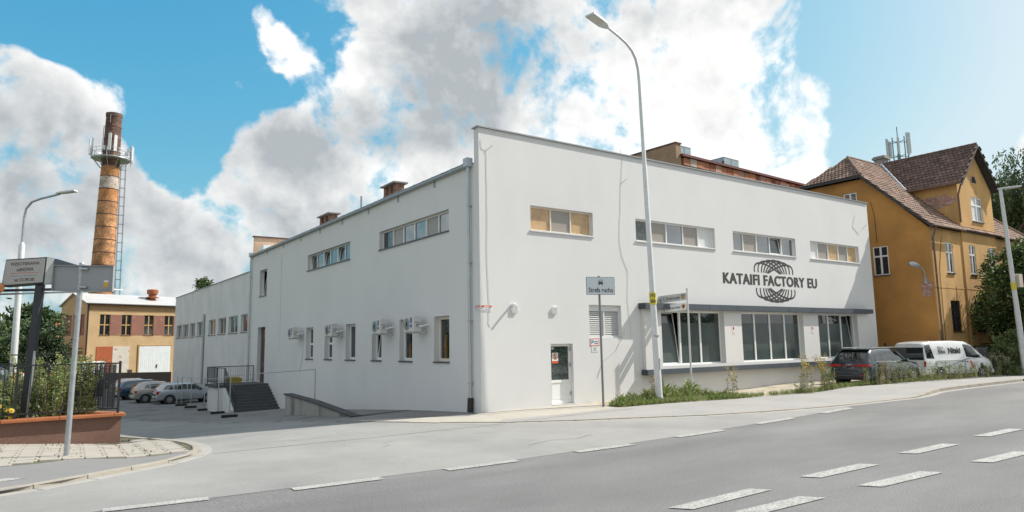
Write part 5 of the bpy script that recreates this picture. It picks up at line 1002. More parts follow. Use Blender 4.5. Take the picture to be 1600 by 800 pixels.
class Car:
    """T rows: x, z_bottom, belt, roof, half width at belt, half width at roof"""
    def __init__(s, name, label, cat, loc, head, T, paint, wheels, wr, group=None, n=46):
        s.T = T; s.e = empty(name, loc, head, label, cat, group); s.wr = wr; L = T[-1][0]; s.L = L
        xs = sorted({T[0][0]+(L-T[0][0])*k/n for k in range(n+1)} | {r[0] for r in T}); b = MB(); rings = []
        for x in xs: rings.append(s.ring(x))
        k = len(rings[0]); full = []
        for x, r in zip(xs, rings): full.append([(x, y, z) for y, z in r]+[(x, -y, z) for y, z in r[-2::-1]])
        m = len(full[0]); vs = [p for r in full for p in r]; fs = [(i*m+j, i*m+j+1, (i+1)*m+j+1, (i+1)*m+j) for i in range(len(xs)-1) for j in range(m-1)]
        fs += [[i*m+m-1, i*m, (i+1)*m, (i+1)*m+m-1] for i in range(len(xs)-1)]; fs += [list(range(m)), [(len(xs)-1)*m+j for j in range(m)]]
        b.add(vs, fs); s.body = b.build('body', paint, s.e, True)
        for x in wheels:
            for sd in (1, -1):
                hw = s.row(x)[3]
                a = MB(); a.tube([(x, sd*(hw*.70), wr), (x, sd*(hw+.004), wr)], wr+.07, 24); a.build('wheel_arch', trim, s.e)
                w = MB(); w.tube([(x, sd*(hw-.20), wr), (x, sd*(hw-.02), wr), (x, sd*(hw+.012), wr)], [wr, wr, wr*.93], 24); w = w.build('wheel', tyre_m, s.e, True)
                r = MB(); r.tube([(x, sd*(hw+.0125), wr), (x, sd*(hw+.018), wr)], [wr*.62, wr*.60], 20)
                r = r.build('rim', rim_m, w); c = MB()
                for q in range(7):
                    an = 2*PI*(q+.5)/7; d = Vector((math.cos(an), 0, math.sin(an))); t = Vector((-math.sin(an), 0, math.cos(an))); o = Vector((x, sd*(hw+.0185), wr)); P = [o+d*wr*.22-t*wr*.05, o+d*wr*.22+t*wr*.05, o+d*wr*.54+t*wr*.13, o+d*wr*.54-t*wr*.13]; c.quad(*P)
                c.build('rim_gap', trim, w)
    def row(s, x): return ipol(s.T, x)
    def ring(s, x):
        zb, be, ro, hw, rw = s.row(x)
        if ro < be+.02: ro = be+.02
        md = zb+(be-zb)*.55
        return [(hw*.86, zb), (hw*.965, zb+.07), (hw*.99, zb+.20), (hw, md), (hw*.985, be-.07), (hw*.955, be), (hw*.955+(rw-hw*.955)*.5+.012, be+(ro-be)*.5), (rw, be+(ro-be)*.90), (rw*.93, be+(ro-be)*.97), (rw*.72, ro), (0, ro+.02)]
    def side(s, x, t, sd, off=.006):
        zb, be, ro, hw, rw = s.row(x); y0 = hw*.955
        ya = y0+(rw-y0)*.5+.012; z = be+(ro-be)*t*.90
        y = y0+(ya-y0)*(t*.9/.5) if t*.9 < .5 else ya+(rw-ya)*((t*.9-.5)/.4)
        return Vector((x, sd*(y+off), z))
    def swin(s, quad, nm='side_window', m=None, sides=(1, -1), n=6, off=.006):
        """quad: four (x, t) corners, lower rear, lower front, upper front, upper rear"""
        for sd in sides:
            b = MB(); G = []
            for i in range(n+1):
                for j in range(n+1):
                    u, v = i/n, j/n; a = [quad[0][k]*(1-u)*(1-v)+quad[1][k]*u*(1-v)+quad[2][k]*u*v+quad[3][k]*(1-u)*v for k in (0, 1)]; G.append(s.side(a[0], a[1], sd, off))
            b.add(G, [(i*(n+1)+j, (i+1)*(n+1)+j, (i+1)*(n+1)+j+1, i*(n+1)+j+1) for i in range(n) for j in range(n)]); b.build(nm, m or carglass, s.e, True)
    def twin(s, x0, x1, f, nm, m=None, n=8, off=.008):
        """window on the sloping top surface, f = share of the roof half width"""
        b = MB(); G = []
        for i in range(n+1):
            x = x0+(x1-x0)*i/n; zb, be, ro, hw, rw = s.row(x); t = max(0.0, min(1.0, (ro-be)/.5))
            for j in range(n+1):
                q = -1+2*j/n; w = rw*.93*f; y = q*w; z = ro+.02*(1-abs(q)*.93*f/.72 if abs(q)*.93*f < .72 else 0)-(max(0, abs(q)*.93*f-.72)/.21*(ro-be)*.03); G.append((x, y, z+off))
        b.add(G, [(i*(n+1)+j, (i+1)*(n+1)+j, (i+1)*(n+1)+j+1, i*(n+1)+j+1) for i in range(n) for j in range(n)]); return b.build(nm, m or carglass, s.e, True)
    def box(s, nm, q, m, bevel=.01, sides=(1,)):
        for sd in sides:
            y0, y1 = sorted((q[2]*sd, q[3]*sd)); o = MB().box(q[0], q[1], y0, y1, q[4], q[5]).build(nm, m, s.e, bevel=bevel)
        return o
    def mirrors(s, x, z, m):
        for sd in (1, -1): y = s.row(x)[3]; MB().tube([(x, sd*(y-.1), z), (x-.02, sd*(y+.10), z+.03), (x-.03, sd*(y+.2), z+.05)], [.04, .09, .07], 10).build('wing_mirror', m, s.e, True)
# dark SUV (x forward)
T_suv = [(0, .42, .80, .82, .84, .80), (.06, .36, 1.02, 1.05, .93, .86), (.18, .32, 1.10, 1.22, .965, .80), (.50, .30, 1.12, 1.60, .985, .72), (.72, .30, 1.12, 1.70, .985, .72), (1.6, .28, 1.11, 1.745, .985, .725), (2.5, .28, 1.09, 1.735, .985, .725), (3.0, .28, 1.07, 1.66, .985, .71), (3.35, .28, 1.06, 1.50, .985, .70), (3.85, .28, 1.05, 1.10, .98, .82), (4.6, .29, .98, 1.02, .95, .82), (4.95, .32, .80, .86, .86, .72), (5.05, .40, .70, .72, .76, .66)]
SUVP = carpaint('dark_grey_blue_paint', (.030, .040, .052), .35)
suv = Car('dark_suv', 'dark grey blue SUV with red tail lamps parked behind tall weeds beside the bay', 'car', (18.35, -2.45, -.01), 0.0, T_suv, SUVP, (1.0, 4.0), .37)
suv.swin([(.62, .10), (1.28, .08), (1.22, .84), (.86, .84)]); suv.swin([(1.34, .08), (2.25, .06), (2.22, .86), (1.28, .86)]); suv.swin([(2.31, .06), (3.46, .05), (3.0, .82), (2.28, .86)])
suv.twin(.22, .52, .97, 'rear_window'); suv.twin(3.06, 3.75, .95, 'windscreen')
suv.box('spoiler', (.42, .78, -.70, .70, 1.68, 1.735), SUVP, .02); suv.box('tail_lamp', (.008, .20, .38, .955, .93, 1.03), lamp_r, .02, (1, -1)); suv.box('lamp_bar', (.03, .08, -.38, .38, .955, .985), lamp_r, .005)
suv.box('rear_bumper', (-.04, .3, -.90, .90, .34, .62), SUVP, .05); suv.box('bumper_insert', (-.05, .1, -.72, .72, .36, .50), trim, .02); suv.box('reflector', (-.052, .0, .56, .80, .52, .56), lamp_r, .005, (1, -1))
pl_ = suv.box('licence_plate', (.018, .03, -.26, .26, .80, .91), white_p, .004)
for k in range(7): MB().box(.014, .017, -.19+k*.055, -.155+k*.055, .825, .885).build('plate_mark', letter, pl_)
b = MB()
for k in range(4):
    c = -.105+k*.07; pts = [(.005, c+.045*math.cos(2*PI*i/16), 1.0+.045*math.sin(2*PI*i/16)) for i in range(17)]; b.tube([(p[0]+.035, p[1], p[2]) for p in pts], .007, 5)
b.build('ring_badge', chrome, suv.e); suv.box('wiper', (.16, .2, -.3, .15, 1.20, 1.22), trim, .004)
suv.mirrors(3.2, 1.12, SUVP); suv.box('roof_rail', (.9, 3.0, .66, .69, 1.75, 1.785), chrome, .008, (1, -1)); suv.box('door_sill', (1.45, 3.5, .95, .99, .30, .38), trim, .01, (1, -1)); suv.box('door_handle', (2.02, 2.2, .985, 1.005, .93, .955), chrome, .006, (1, -1)); suv.box('door_handle', (3.0, 3.16, .985, 1.005, .92, .945), chrome, .006, (1, -1))
# window chrome line
suv.swin([(.60, .035), (3.5, .02), (3.5, .06), (.60, .075)], 'chrome_strip', chrome)
# white van
T_van = [(0, .35, 1.08, 1.88, .93, .81), (.10, .30, 1.09, 1.95, .955, .83), (.5, .28, 1.09, 2.0, .965, .84), (2.2, .28, 1.09, 2.02, .965, .84), (2.95, .28, 1.09, 1.98, .96, .83), (3.35, .28, 1.08, 1.85, .955, .80), (3.75, .28, 1.08, 1.58, .95, .78), (4.12, .28, 1.07, 1.24, .94, .80), (4.5, .29, 1.0, 1.06, .91, .80), (4.75, .32, .84, .90, .85, .74), (4.86, .38, .66, .70, .77, .66)]
VP = carpaint('white_van_paint', (.74, .745, .735), 0.0)
van = Car('white_van', 'white delivery van with black brush lettering parked in front of the ochre house', 'van', (24.87, -2.12, -.02), math.radians(-16), T_van, VP, (.95, 3.95), .32)
van.swin([(2.85, .10), (3.98, .06), (3.36, .88), (2.72, .90)]); van.twin(3.30, 4.08, .93, 'windscreen'); van.swin([(.10, .06), (.62, .04), (.42, .92), (.06, .92)], 'side_window', carglass, (-1, 1))
van.swin([(.75, .33), (2.6, .33), (2.6, .345), (.75, .345)], 'panel_crease', mat('panel_gap_shadow', (.35, .35, .35), .6)); van.box('slide_rail', (.7, 2.6, .955, .972, 1.0, 1.02), mat('grey_plastic', (.22, .22, .22), .6), .004, (-1, 1)); van.box('door_gap', (2.68, 2.69, .955, .972, .4, 1.04), trim, .001, (-1, 1))
van.mirrors(3.45, 1.16, trim); van.box('headlamp', (4.30, 4.62, .62, .88, .74, .90), lamp_w, .03, (1, -1)); van.box('front_bumper', (4.3, 4.9, -.84, .84, .30, .52), VP, .06); van.box('door_handle', (2.75, 2.9, .962, .985, .93, .96), trim, .006, (1, -1)); van.box('door_handle', (2.45, 2.6, .962, .985, .93, .96), trim, .006, (1, -1)); van.box('tail_lamp', (-.01, .06, .82, .93, .72, 1.0), lamp_r, .02, (1, -1)); van.box('rear_window', (-.016, .03, -.84, .84, 1.06, 1.70), carglass, .03)
VF = Fr((0, -.985, 0), (1, 0, 0), (0, -1, .0))
class VFr(Fr):
    def __call__(s, u, v, w=0):
        t = (v-1.09)/.91/.9; p = van.side(u, max(0, min(1, t)), -1, .004); p.y -= w*.5
        if v < 1.09: p = Vector((u, -.968-w*.5, v))
        return p
VF = VFr((0, 0, 0), (1, 0, 0), (0, -1, 0))
text('lettering', 'Sin', VF, .92, 1.62, .38, .11, .006, letter, van.e, .01); text('lettering', 'Ein', VF, .95, 1.38, .46, .20, .006, letter, van.e, .03); text('lettering', 'Nitaki', VF, 1.62, 1.36, .86, .30, .006, letter, van.e, .05)
for q in ((3.05, 3.12, .88, 1.0), (3.1, 3.2, .74, .88), (3.14, 3.24, .58, .74), (3.0, 3.26, .86, .89)): MB().fbox(VF, *q, .008, .016).build('orange_decal', lamp_o, van.e)
b = MB(); b.quad(VF(3.72, .66, .01), VF(3.78, .66, .01), VF(3.87, .84, .01), VF(3.80, .84, .01)); b.quad(VF(3.98, .66, .012), VF(3.91, .66, .012), VF(3.82, .84, .012), VF(3.89, .84, .012)); b.build('black_decal', letter, van.e)
b = MB()
for k in range(14): x0, x1 = .25+k*.2, .45+k*.2; z = lambda x: .60+.42*sstep(.4, 3.2, x)-.06*math.sin(x*1.4); b.quad(VF(x0, z(x0), .008), VF(x1, z(x1), .008), VF(x1, z(x1)+.045, .008), VF(x0, z(x0)+.045, .008))
b.build('grey_swoosh', mat('grey_decal', (.30, .31, .29), .5), van.e)
# cars in the yard
def wagon(label, loc, head, paint, est=True, lam=lamp_r, group='cars parked in the yard', nm='parked_car'):
    if est: T = [(0, .36, .70, .72, .76, .70), (.05, .32, .92, .94, .84, .78), (.16, .28, .98, 1.12, .87, .72), (.42, .27, .98, 1.40, .875, .64), (.8, .26, .975, 1.475, .88, .635), (1.8, .25, .965, 1.50, .88, .64), (2.5, .25, .95, 1.48, .88, .64), (3.0, .25, .94, 1.32, .875, .62), (3.55, .25, .92, .96, .86, .70), (4.2, .27, .80, .83, .82, .68), (4.45, .30, .66, .69, .74, .6), (4.52, .36, .56, .58, .66, .54)]
    else: T = [(0, .36, .72, .74, .74, .68), (.05, .32, .93, .95, .83, .76), (.18, .28, 1.0, 1.16, .85, .70), (.50, .27, 1.0, 1.44, .855, .63), (.9, .26, .99, 1.50, .86, .63), (1.5, .25, .97, 1.51, .86, .635), (2.1, .25, .955, 1.48, .86, .63), (2.6, .25, .945, 1.32, .855, .61), (3.15, .25, .93, .97, .84, .70), (3.7, .27, .80, .83, .80, .66), (3.95, .30, .64, .67, .72, .58), (4.02, .36, .55, .57, .64, .52)]
    c = Car(nm, label, 'car', loc, head, T, paint, (.85, 3.45) if est else (.72, 3.2), .31, group)
    if est: c.swin([(.36, .12), (1.10, .10), (1.05, .82), (.62, .82)]); c.swin([(1.16, .10), (2.0, .08), (1.98, .84), (1.11, .84)]); c.swin([(2.06, .08), (3.15, .06), (2.62, .82), (2.04, .84)]); c.twin(.18, .44, .95, 'rear_window'); c.twin(2.62, 3.4, .93, 'windscreen')
    else: c.swin([(.62, .16), (1.0, .12), (.98, .78), (.72, .70)]); c.swin([(1.06, .10), (1.75, .08), (1.72, .84), (1.04, .82)]); c.swin([(1.81, .08), (2.8, .06), (2.3, .82), (1.78, .84)]); c.twin(.2, .48, .95, 'rear_window'); c.twin(2.3, 3.02, .93, 'windscreen')
    w = .84 if est else .82
    c.box('tail_lamp', (.0, .26, w-.26, w+.02, .70 if est else .74, .94 if est else .92), lam, .03, (1, -1)); c.box('rear_bumper', (-.05, .3, -w+.06, w-.06, .36, .58), paint, .05)
    p = c.box('licence_plate', (-.056, -.05, -.26, .26, .46, .56), white_p, .003); c.mirrors(2.9 if est else 2.5, .98, trim); c.box('door_handle', (1.75, 1.9, w+.03, w+.045, .84, .865), paint, .005, (1, -1))
    return c
silver = carpaint('silver_paint', (.42, .46, .50), .55); beige_p = carpaint('grey_beige_paint', (.36, .345, .33), .5); blue_pt = carpaint('blue_paint', (.018, .07, .13), .4); white_pt = carpaint('pale_silver_paint', (.55, .58, .60), .5)
mz = lambda x, y: gz(x, y)+.012
wagon('silver estate car with orange and red tail lamps, nearest of the cars in the yard', (-4.64, 36.36, mz(-4.8, 36)), math.radians(3), silver)
wagon('grey beige hatchback with red tail lamps beside the silver estate in the yard', (-5.73, 39.0, mz(-5.7, 38)), math.radians(4), beige_p, False)
wagon('blue car half hidden behind the grey beige hatchback in the yard', (-6.3, 43.6, mz(-6, 44)), math.radians(6), blue_pt, True)
wagon('pale silver car parked farthest back beside the brown yard wall', (-6.3, 47.6, mz(-6, 48)), math.radians(7), white_pt, False)
gc = wagon('dark car behind the garden fence showing a round headlamp with orange indicator', (-16.45, 19.35, .36), math.radians(-20), carpaint('dark_slate_paint', (.06, .075, .095), .4), True, group=None, nm='dark_car')
for sd in (-1, 1):
    b = MB(); b.tube([(4.30, sd*.62, .80), (4.42, sd*.62, .80), (4.45, sd*.62, .80)], [.17, .17, .12], 16); b.build('headlamp', lamp_w, gc.e, True); b = MB(); b.box(4.2, 4.41, sd*.62-.27, sd*.62+.27, .62, .98); b.build('indicator', lamp_o, gc.e, bevel=.03)

# ------------------------------------------------------------------ vegetation
def leafmat(n, c, c2, tr=.25):
    m = bpy.data.materials.new(n); m.use_nodes = True; t = m.node_tree; N_ = t.nodes; l = t.links; p = N_['Principled BSDF']; p.inputs['Roughness'].default_value = .6
    g = N_.new('ShaderNodeTexCoord'); z = N_.new('ShaderNodeTexNoise'); z.inputs['Scale'].default_value = 2.3; z.inputs['Detail'].default_value = 6; l.new(g.outputs['Object'], z.inputs['Vector'])
    r = N_.new('ShaderNodeMapRange'); l.new(z.outputs[0], r.inputs[0]); r.inputs[1].default_value = .35; r.inputs[2].default_value = .65
    x = N_.new('ShaderNodeMix'); x.data_type = 'RGBA'; l.new(r.outputs[0], x.inputs['Factor']); x.inputs['A'].default_value = (*c, 1); x.inputs['B'].default_value = (*c2, 1); l.new(x.outputs['Result'], p.inputs['Base Color'])
    tr_ = N_.new('ShaderNodeBsdfTranslucent'); l.new(x.outputs['Result'], tr_.inputs[0]); s = N_.new('ShaderNodeMixShader'); s.inputs[0].default_value = tr; l.new(p.outputs[0], s.inputs[1]); l.new(tr_.outputs[0], s.inputs[2]); l.new(s.outputs[0], N_['Material Output'].inputs[0]); return m
lf_dark = leafmat('dark_leaf', (.028, .055, .018), (.055, .09, .026)); lf_mid = leafmat('mid_leaf', (.07, .125, .03), (.11, .165, .045)); lf_lite = leafmat('light_leaf', (.13, .21, .045), (.20, .26, .075), .35); lf_wil = leafmat('willow_leaf', (.08, .115, .045), (.13, .165, .07), .35); lf_pale = leafmat('pale_weed_leaf', (.24, .29, .10), (.34, .37, .15), .35); lf_dry = leafmat('dry_stalk', (.34, .27, .13), (.42, .35, .19), .1); lf_yel = leafmat('yellow_bloom', (.60, .40, .03), (.70, .50, .06), .2); lf_brn = leafmat('dry_brown_leaf', (.20, .115, .055), (.30, .20, .09), .15); lf_con = leafmat('conifer_needle', (.025, .048, .02), (.05, .075, .03), .1); lf_whi = leafmat('pale_flower', (.50, .49, .41), (.60, .57, .47), .1); lf_oli = leafmat('grey_green_leaf', (.15, .19, .09), (.21, .245, .12), .3)
bark = mat('bark', (.10, .075, .055), .95, .3, 4, .6, 20, stretch=(1, 1, .25))
def leaves(name, P, D, L, Wd, mats, parent, seed=0, w=None):
    """P points, D directions (n x 3): one rhombic leaf each"""
    rs = np.random.RandomState(seed); P = np.asarray(P, float); n = len(P); D = np.asarray(D, float); D /= np.linalg.norm(D, axis=1, keepdims=True)+1e-9
    R = rs.normal(size=(n, 3)); S_ = np.cross(D, R); S_ /= np.linalg.norm(S_, axis=1, keepdims=True)+1e-9
    l = (L*(.7+.6*rs.rand(n)))[:, None]; wd = (Wd*(.7+.6*rs.rand(n)))[:, None]
    V = np.empty((n, 4, 3)); V[:, 0] = P; V[:, 1] = P+D*l*.45+S_*wd*.5; V[:, 2] = P+D*l; V[:, 3] = P+D*l*.45-S_*wd*.5
    me = bpy.data.meshes.new(name); me.vertices.add(4*n); me.vertices.foreach_set('co', V.ravel()); me.loops.add(4*n); me.loops.foreach_set('vertex_index', np.arange(4*n, dtype=np.int32)); me.polygons.add(n); me.polygons.foreach_set('loop_start', np.arange(0, 4*n, 4, dtype=np.int32)); me.polygons.foreach_set('loop_total', np.full(n, 4, dtype=np.int32))
    for m in mats: me.materials.append(m)
    if w is None: w = [1/len(mats)]*len(mats)
    me.polygons.foreach_set('material_index', rs.choice(len(mats), n, p=w).astype(np.int32)); me.update(calc_edges=True); me.validate()
    o = bpy.data.objects.new(name, me); COL.objects.link(o)
    if parent: o.parent = parent
    return o
def crown_pts(blobs, per, rs, shell=.55):
    """leaf positions in clumps scattered over a set of ellipsoids (c, r)"""
    P, D = [], []
    for (c, r, k) in blobs:
        c = np.array(c); r = np.array(r)
        for _ in range(k):
            d = rs.normal(size=3); d /= np.linalg.norm(d); q = c+d*r*(shell+(1-shell)*rs.rand()**.5); cl = (.16+.16*rs.rand())*min(r)
            pp = q+rs.normal(size=(per, 3))*cl; P.append(pp); dd = rs.normal(size=(per, 3))+d*.9; dd[:, 2] -= .25; D.append(dd)
    return np.concatenate(P), np.concatenate(D)
def tree(name, label, cat, base, H, rad, seed, mats, w=None, nblob=14, k=26, per=26, leaf=.22, trunk=.18, low=.32, group=None, shape='round'):
    rs = np.random.RandomState(seed); t = empty(name, base, 0, label, cat, group); th = H*low
    blobs = []
    for i in range(nblob):
        f = (i+.5)/nblob; z = th*.8+(H-th*.8)*f*.93; env = math.sin(PI*min(1, .12+f*.86))**.6 if shape == 'round' else (1-f*.93)
        a = rs.rand()*2*PI; q = rad*env*(.25+.5*rs.rand()); br = rad*(.34+.2*rs.rand())*(env*.6+.4 if shape == 'round' else env)
        blobs.append(((q*math.cos(a), q*math.sin(a), z), (br, br, br*.8), k))
    b = MB(); b.tube([(0, 0, -.3), (rs.normal()*.05, rs.normal()*.05, th), (rs.normal()*.15, rs.normal()*.15, H*.8)], [trunk, trunk*.75, trunk*.15], 9)
    for (c, r, _) in blobs[::2]:
        z0 = max(.3*th, c[2]-rad*.7); b.tube([(0, 0, z0*.9), (c[0]*.5, c[1]*.5, (z0*.9+c[2])/2-.1), c], [trunk*.4, trunk*.25, trunk*.06], 6)
    b.build('trunk', bark, t, True); P, D = crown_pts(blobs, per, rs); leaves('crown', P, D, leaf, leaf*.5, mats, t, seed, w); return t
gb = .36
tree('background_tree', 'round dark deciduous tree between the lamp post and the ochre workshop gable', 'tree', (-11.9, 53, -1.6), 7.9, 2.6, 3, [lf_dark, lf_mid], [.7, .3], leaf=.34, group='trees behind the garden')
tree('background_tree', 'tall loose dark tree at the left behind the advertising board post', 'tree', (-13.0, 52, -1.6), 7.4, 3.0, 5, [lf_dark, lf_mid], [.75, .25], leaf=.34, group='trees behind the garden')
tree('background_tree', 'dark tree cut by the left frame edge behind the garden fence', 'tree', (-14.9, 50, -1.6), 6.2, 3.2, 8, [lf_dark, lf_mid, lf_lite], [.6, .3, .1], leaf=.32, group='trees behind the garden')
tree('background_tree', 'grey green bushy tree right before the gable wall of the ochre workshop', 'tree', (-12.7, 47.5, -1.6), 6.2, 2.6, 11, [lf_oli, lf_dark, lf_mid], [.35, .45, .2], leaf=.28, low=.12, group='trees behind the garden')
tree('garden_bush', 'dense dark bush in the shade behind the goldenrod and fence', 'bush', (-11.9, 29, gb), 3.3, 2.0, 13, [lf_dark, lf_con], None, leaf=.2, low=.08, trunk=.08)
tree('garden_bush', 'sunlit light green bush at the left frame edge behind the dark car', 'bush', (-14.9, 30, gb), 3.2, 2.2, 14, [lf_mid, lf_lite, lf_dark], [.4, .3, .3], leaf=.2, low=.08, trunk=.08)
tree('garden_bush', 'mid green bush at the foot of the slim lamp post at the left', 'bush', (-13.2, 32, gb), 3.6, 2.0, 15, [lf_mid, lf_dark, lf_oli], [.35, .4, .25], leaf=.2, low=.08, trunk=.08)
tree('background_tree', 'low treetop showing above the far left end of the annex roof', 'tree', (3.4, 67, -1.6), 11.2, 1.5, 17, [lf_con, lf_mid], [.45, .55], leaf=.28, group='treetops behind the annex')
tree('background_tree', 'broader treetop showing above the middle of the annex roof', 'tree', (3.6, 62, -1.6), 11.9, 2.4, 18, [lf_con, lf_mid], [.45, .55], leaf=.28, group='treetops behind the annex')
tree('shade_tree', 'dense dark broadleaf tree hiding the right part of the ochre house front', 'tree', (33.4, -4.35, 0), 7.4, 2.35, 21, [lf_dark, lf_mid, lf_lite], [.55, .33, .12], nblob=24, k=34, per=26, leaf=.22, low=.10, trunk=.14)
tree('shade_tree', 'lighter tree with fresh green tips beside the steel shelter at the right edge', 'tree', (38.0, -3.9, 0), 8.3, 2.6, 22, [lf_dark, lf_mid, lf_lite], [.4, .4, .2], nblob=20, k=30, per=26, leaf=.22, low=.10, trunk=.14)
tree('garden_bush', 'grey green shrub at the foot of the right lamp post', 'bush', (30.6, -4.75, .05), 2.5, 1.0, 23, [lf_oli, lf_mid, lf_pale], [.5, .35, .15], nblob=12, k=22, per=18, leaf=.13, low=.05, trunk=.05)
# weeping willow behind the house
def willow(label, base, H, rad, seed):
    rs = np.random.RandomState(seed); t = empty('willow_tree', base, 0, label, 'tree', 'willows behind the ochre house'); b = MB(); b.tube([(0, 0, -.3), (.2, .1, H*.4), (.1, .3, H*.85)], [.45, .35, .08], 9); P, D = [], []
    for i in range(26):
        a = rs.rand()*2*PI; q = rad*(.2+.75*rs.rand()); z = H*(.55+.43*rs.rand()*(1-.5*(q/rad)**2)); c = np.array((q*math.cos(a), q*math.sin(a), z)); b.tube([(0, 0, H*.35), (c[0]*.55, c[1]*.55, (H*.35+z)*.55), c], [.16, .1, .02], 5)
        for s in range(26):
            p = c+rs.normal(size=3)*np.array((.8, .8, .5)); L = (1.2+2.8*rs.rand())*H/14; n = int(26*L/2.5)+6; zz = np.sort(rs.rand(n))*L; pp = np.stack([p[0]+rs.normal(size=n)*.07+zz*.04*rs.normal(), p[1]+rs.normal(size=n)*.07+zz*.04*rs.normal(), p[2]-zz], 1); P.append(pp); dd = rs.normal(size=(n, 3))*.6; dd[:, 2] -= 1; D.append(dd)
    b.build('trunk', bark, t, True); leaves('crown', np.concatenate(P), np.concatenate(D), .36, .11, [lf_wil, lf_mid, lf_dark], t, seed, [.55, .25, .2]); return t
willow('weeping willow with hanging pale strands behind the gable of the ochre house', (56, 4.5, 0), 19.6, 4.8, 31); willow('second weeping willow at the right frame edge above the lower tiled roof', (63, 9, 0), 19.0, 5.0, 32)
# weeds
def weed(name, label, base, h, n, spread, mats, w, seed, leaf=.09, dens=42, bloom=None, group=None, stem=lf_dry, droop=.2, nb=30, flor=.045):
    rs = np.random.RandomState(seed); t = empty(name, base, 0, label, 'plant', group); b = MB(); P, D, B = [], [], []
    for i in range(n):
        a = rs.rand()*2*PI; r = spread*math.sqrt(rs.rand()); x, y = r*math.cos(a), r*math.sin(a); hh = h*(.6+.45*rs.rand()); lx, ly = rs.normal(size=2)*h*.10; pts = [np.array((x+lx*f*f, y+ly*f*f, hh*f)) for f in (0, .35, .7, 1)]
        b.tube([tuple(p) for p in pts], [.011, .009, .006, .003], 4, caps=False); k = int(dens*hh); f = .06+.94*rs.rand(k)**.9; q = np.stack([x+lx*f*f, y+ly*f*f, hh*f], 1); d = rs.normal(size=(k, 3)); d[:, 2] = np.abs(d[:, 2])*.5-droop+.3*f; P.append(q); D.append(d)
        if bloom:
            m_ = nb; f = .74+.28*rs.rand(m_); q = np.stack([x+lx*f*f+rs.normal(size=m_)*.055*h, y+ly*f*f+rs.normal(size=m_)*.055*h, hh*f], 1); B.append(q)
    b.build('stem', stem, t, recalc=False); leaves('foliage', np.concatenate(P), np.concatenate(D), leaf, leaf*.34, mats, t, seed, w)
    if bloom: B = np.concatenate(B); tag_b = leaves('bloom', B, rs.normal(size=B.shape), flor, flor*.8, [bloom], t, seed+1); tag_b['kind'] = 'stuff'
    return t
def verge_z(x, y): return gz(x, y)+.012+walk_h(x, y)
G = 'tall weeds along the pavement edge'
def vw(x, y, h, n, sp_, kind, label, seed):
    K = dict(mug=([lf_oli, lf_pale, lf_mid], [.4, .3, .3], None), yel=([lf_mid, lf_oli, lf_dry], [.5, .3, .2], lf_yel), lus=([lf_lite, lf_mid], [.55, .45], None), dry=([lf_dry, lf_brn, lf_pale], [.4, .3, .3], lf_brn), whi=([lf_pale, lf_oli], [.5, .5], lf_whi))[kind]
    weed('tall_weed', label, (x, y, verge_z(x, y)), h, n, sp_, K[0], K[1], seed, bloom=K[2], group=G)
vw(9.9, -2.5, 1.25, 4, .22, 'yel', 'thin yellow flowering weed standing before the first bay window', 1)
vw(13.9, -3.05, 1.55, 6, .35, 'yel', 'airy yellow flowering weed, left one of the pair under the middle bay window', 2)
vw(15.1, -3.1, 1.60, 7, .30, 'yel', 'yellow flowering weed with dark leaves, right one of the pair under the middle bay window', 3)
vw(15.35, -3.25, .95, 16, .22, 'lus', 'bright green leafy clump at the foot of the right yellow flowering weed', 4)
vw(13.6, -3.2, .42, 16, .4, 'whi', 'low pale leafed patch at the foot of the left yellow flowering weed', 5)
vw(18.15, -3.35, .75, 7, .16, 'mug', 'grey green weed before the left tail lamp of the SUV', 6)
vw(18.75, -3.5, .95, 9, .2, 'mug', 'grey green weed before the licence plate of the SUV', 7)
vw(19.3, -3.6, 1.10, 6, .18, 'dry', 'reddish brown dry weed before the right tail lamp of the SUV', 8)
vw(20.3, -3.72, 1.15, 12, .3, 'mug', 'bushy grey green weed before the rear wheel of the SUV', 9)
vw(21.3, -3.8, .80, 9, .3, 'mug', 'dense weed clump covering the rear door sill of the SUV', 10)
vw(22.5, -3.9, .85, 9, .35, 'mug', 'weed clump where the SUV front meets the white van', 11)
vw(23.6, -4.0, .95, 10, .35, 'mug', 'pale weed clump before the rear end of the white van', 12)
vw(24.8, -4.15, .80, 14, .4, 'mug', 'weed clump before the rear wheel of the white van', 13)
vw(26.2, -4.25, .75, 14, .4, 'mug', 'grassy weed clump before the sliding door of the white van', 14)
vw(27.5, -4.35, .75, 14, .4, 'mug', 'weed clump before the orange decal of the white van', 15)
vw(28.9, -4.45, .65, 14, .4, 'mug', 'weed clump before the nose of the white van', 16)
vw(30.0, -4.3, 1.25, 16, .55, 'whi', 'pale flowering weed bush between the van nose and the lamp post', 17)
vw(31.6, -4.4, 1.2, 14, .5, 'whi', 'second pale flowering weed bush under the dark tree', 18)
vw(6.35, -1.75, 1.05, 3, .2, 'dry', 'sparse dry stalk just left of the tall lamp foot', 19)
def clump(name, label, x, y, h, n, rad, mats, w, seed, group=None):
    rs = np.random.RandomState(seed); a = rs.rand(n)*2*PI; r = rad*np.sqrt(rs.rand(n)); X, Y = r*np.cos(a), r*np.sin(a); D = rs.normal(size=(n, 3))*.75; D[:, 2] = .8; Z = np.maximum(0, h*.8*rs.rand(n)*(1-(r/rad)**2)*(.6+.4*np.sin(a*3+seed))); t = empty(name, (x, y, verge_z(x, y)), 0, label, 'plant', group); leaves('foliage', np.stack([X, Y, Z], 1), D, h*.34, .045, mats, t, seed, w); return t
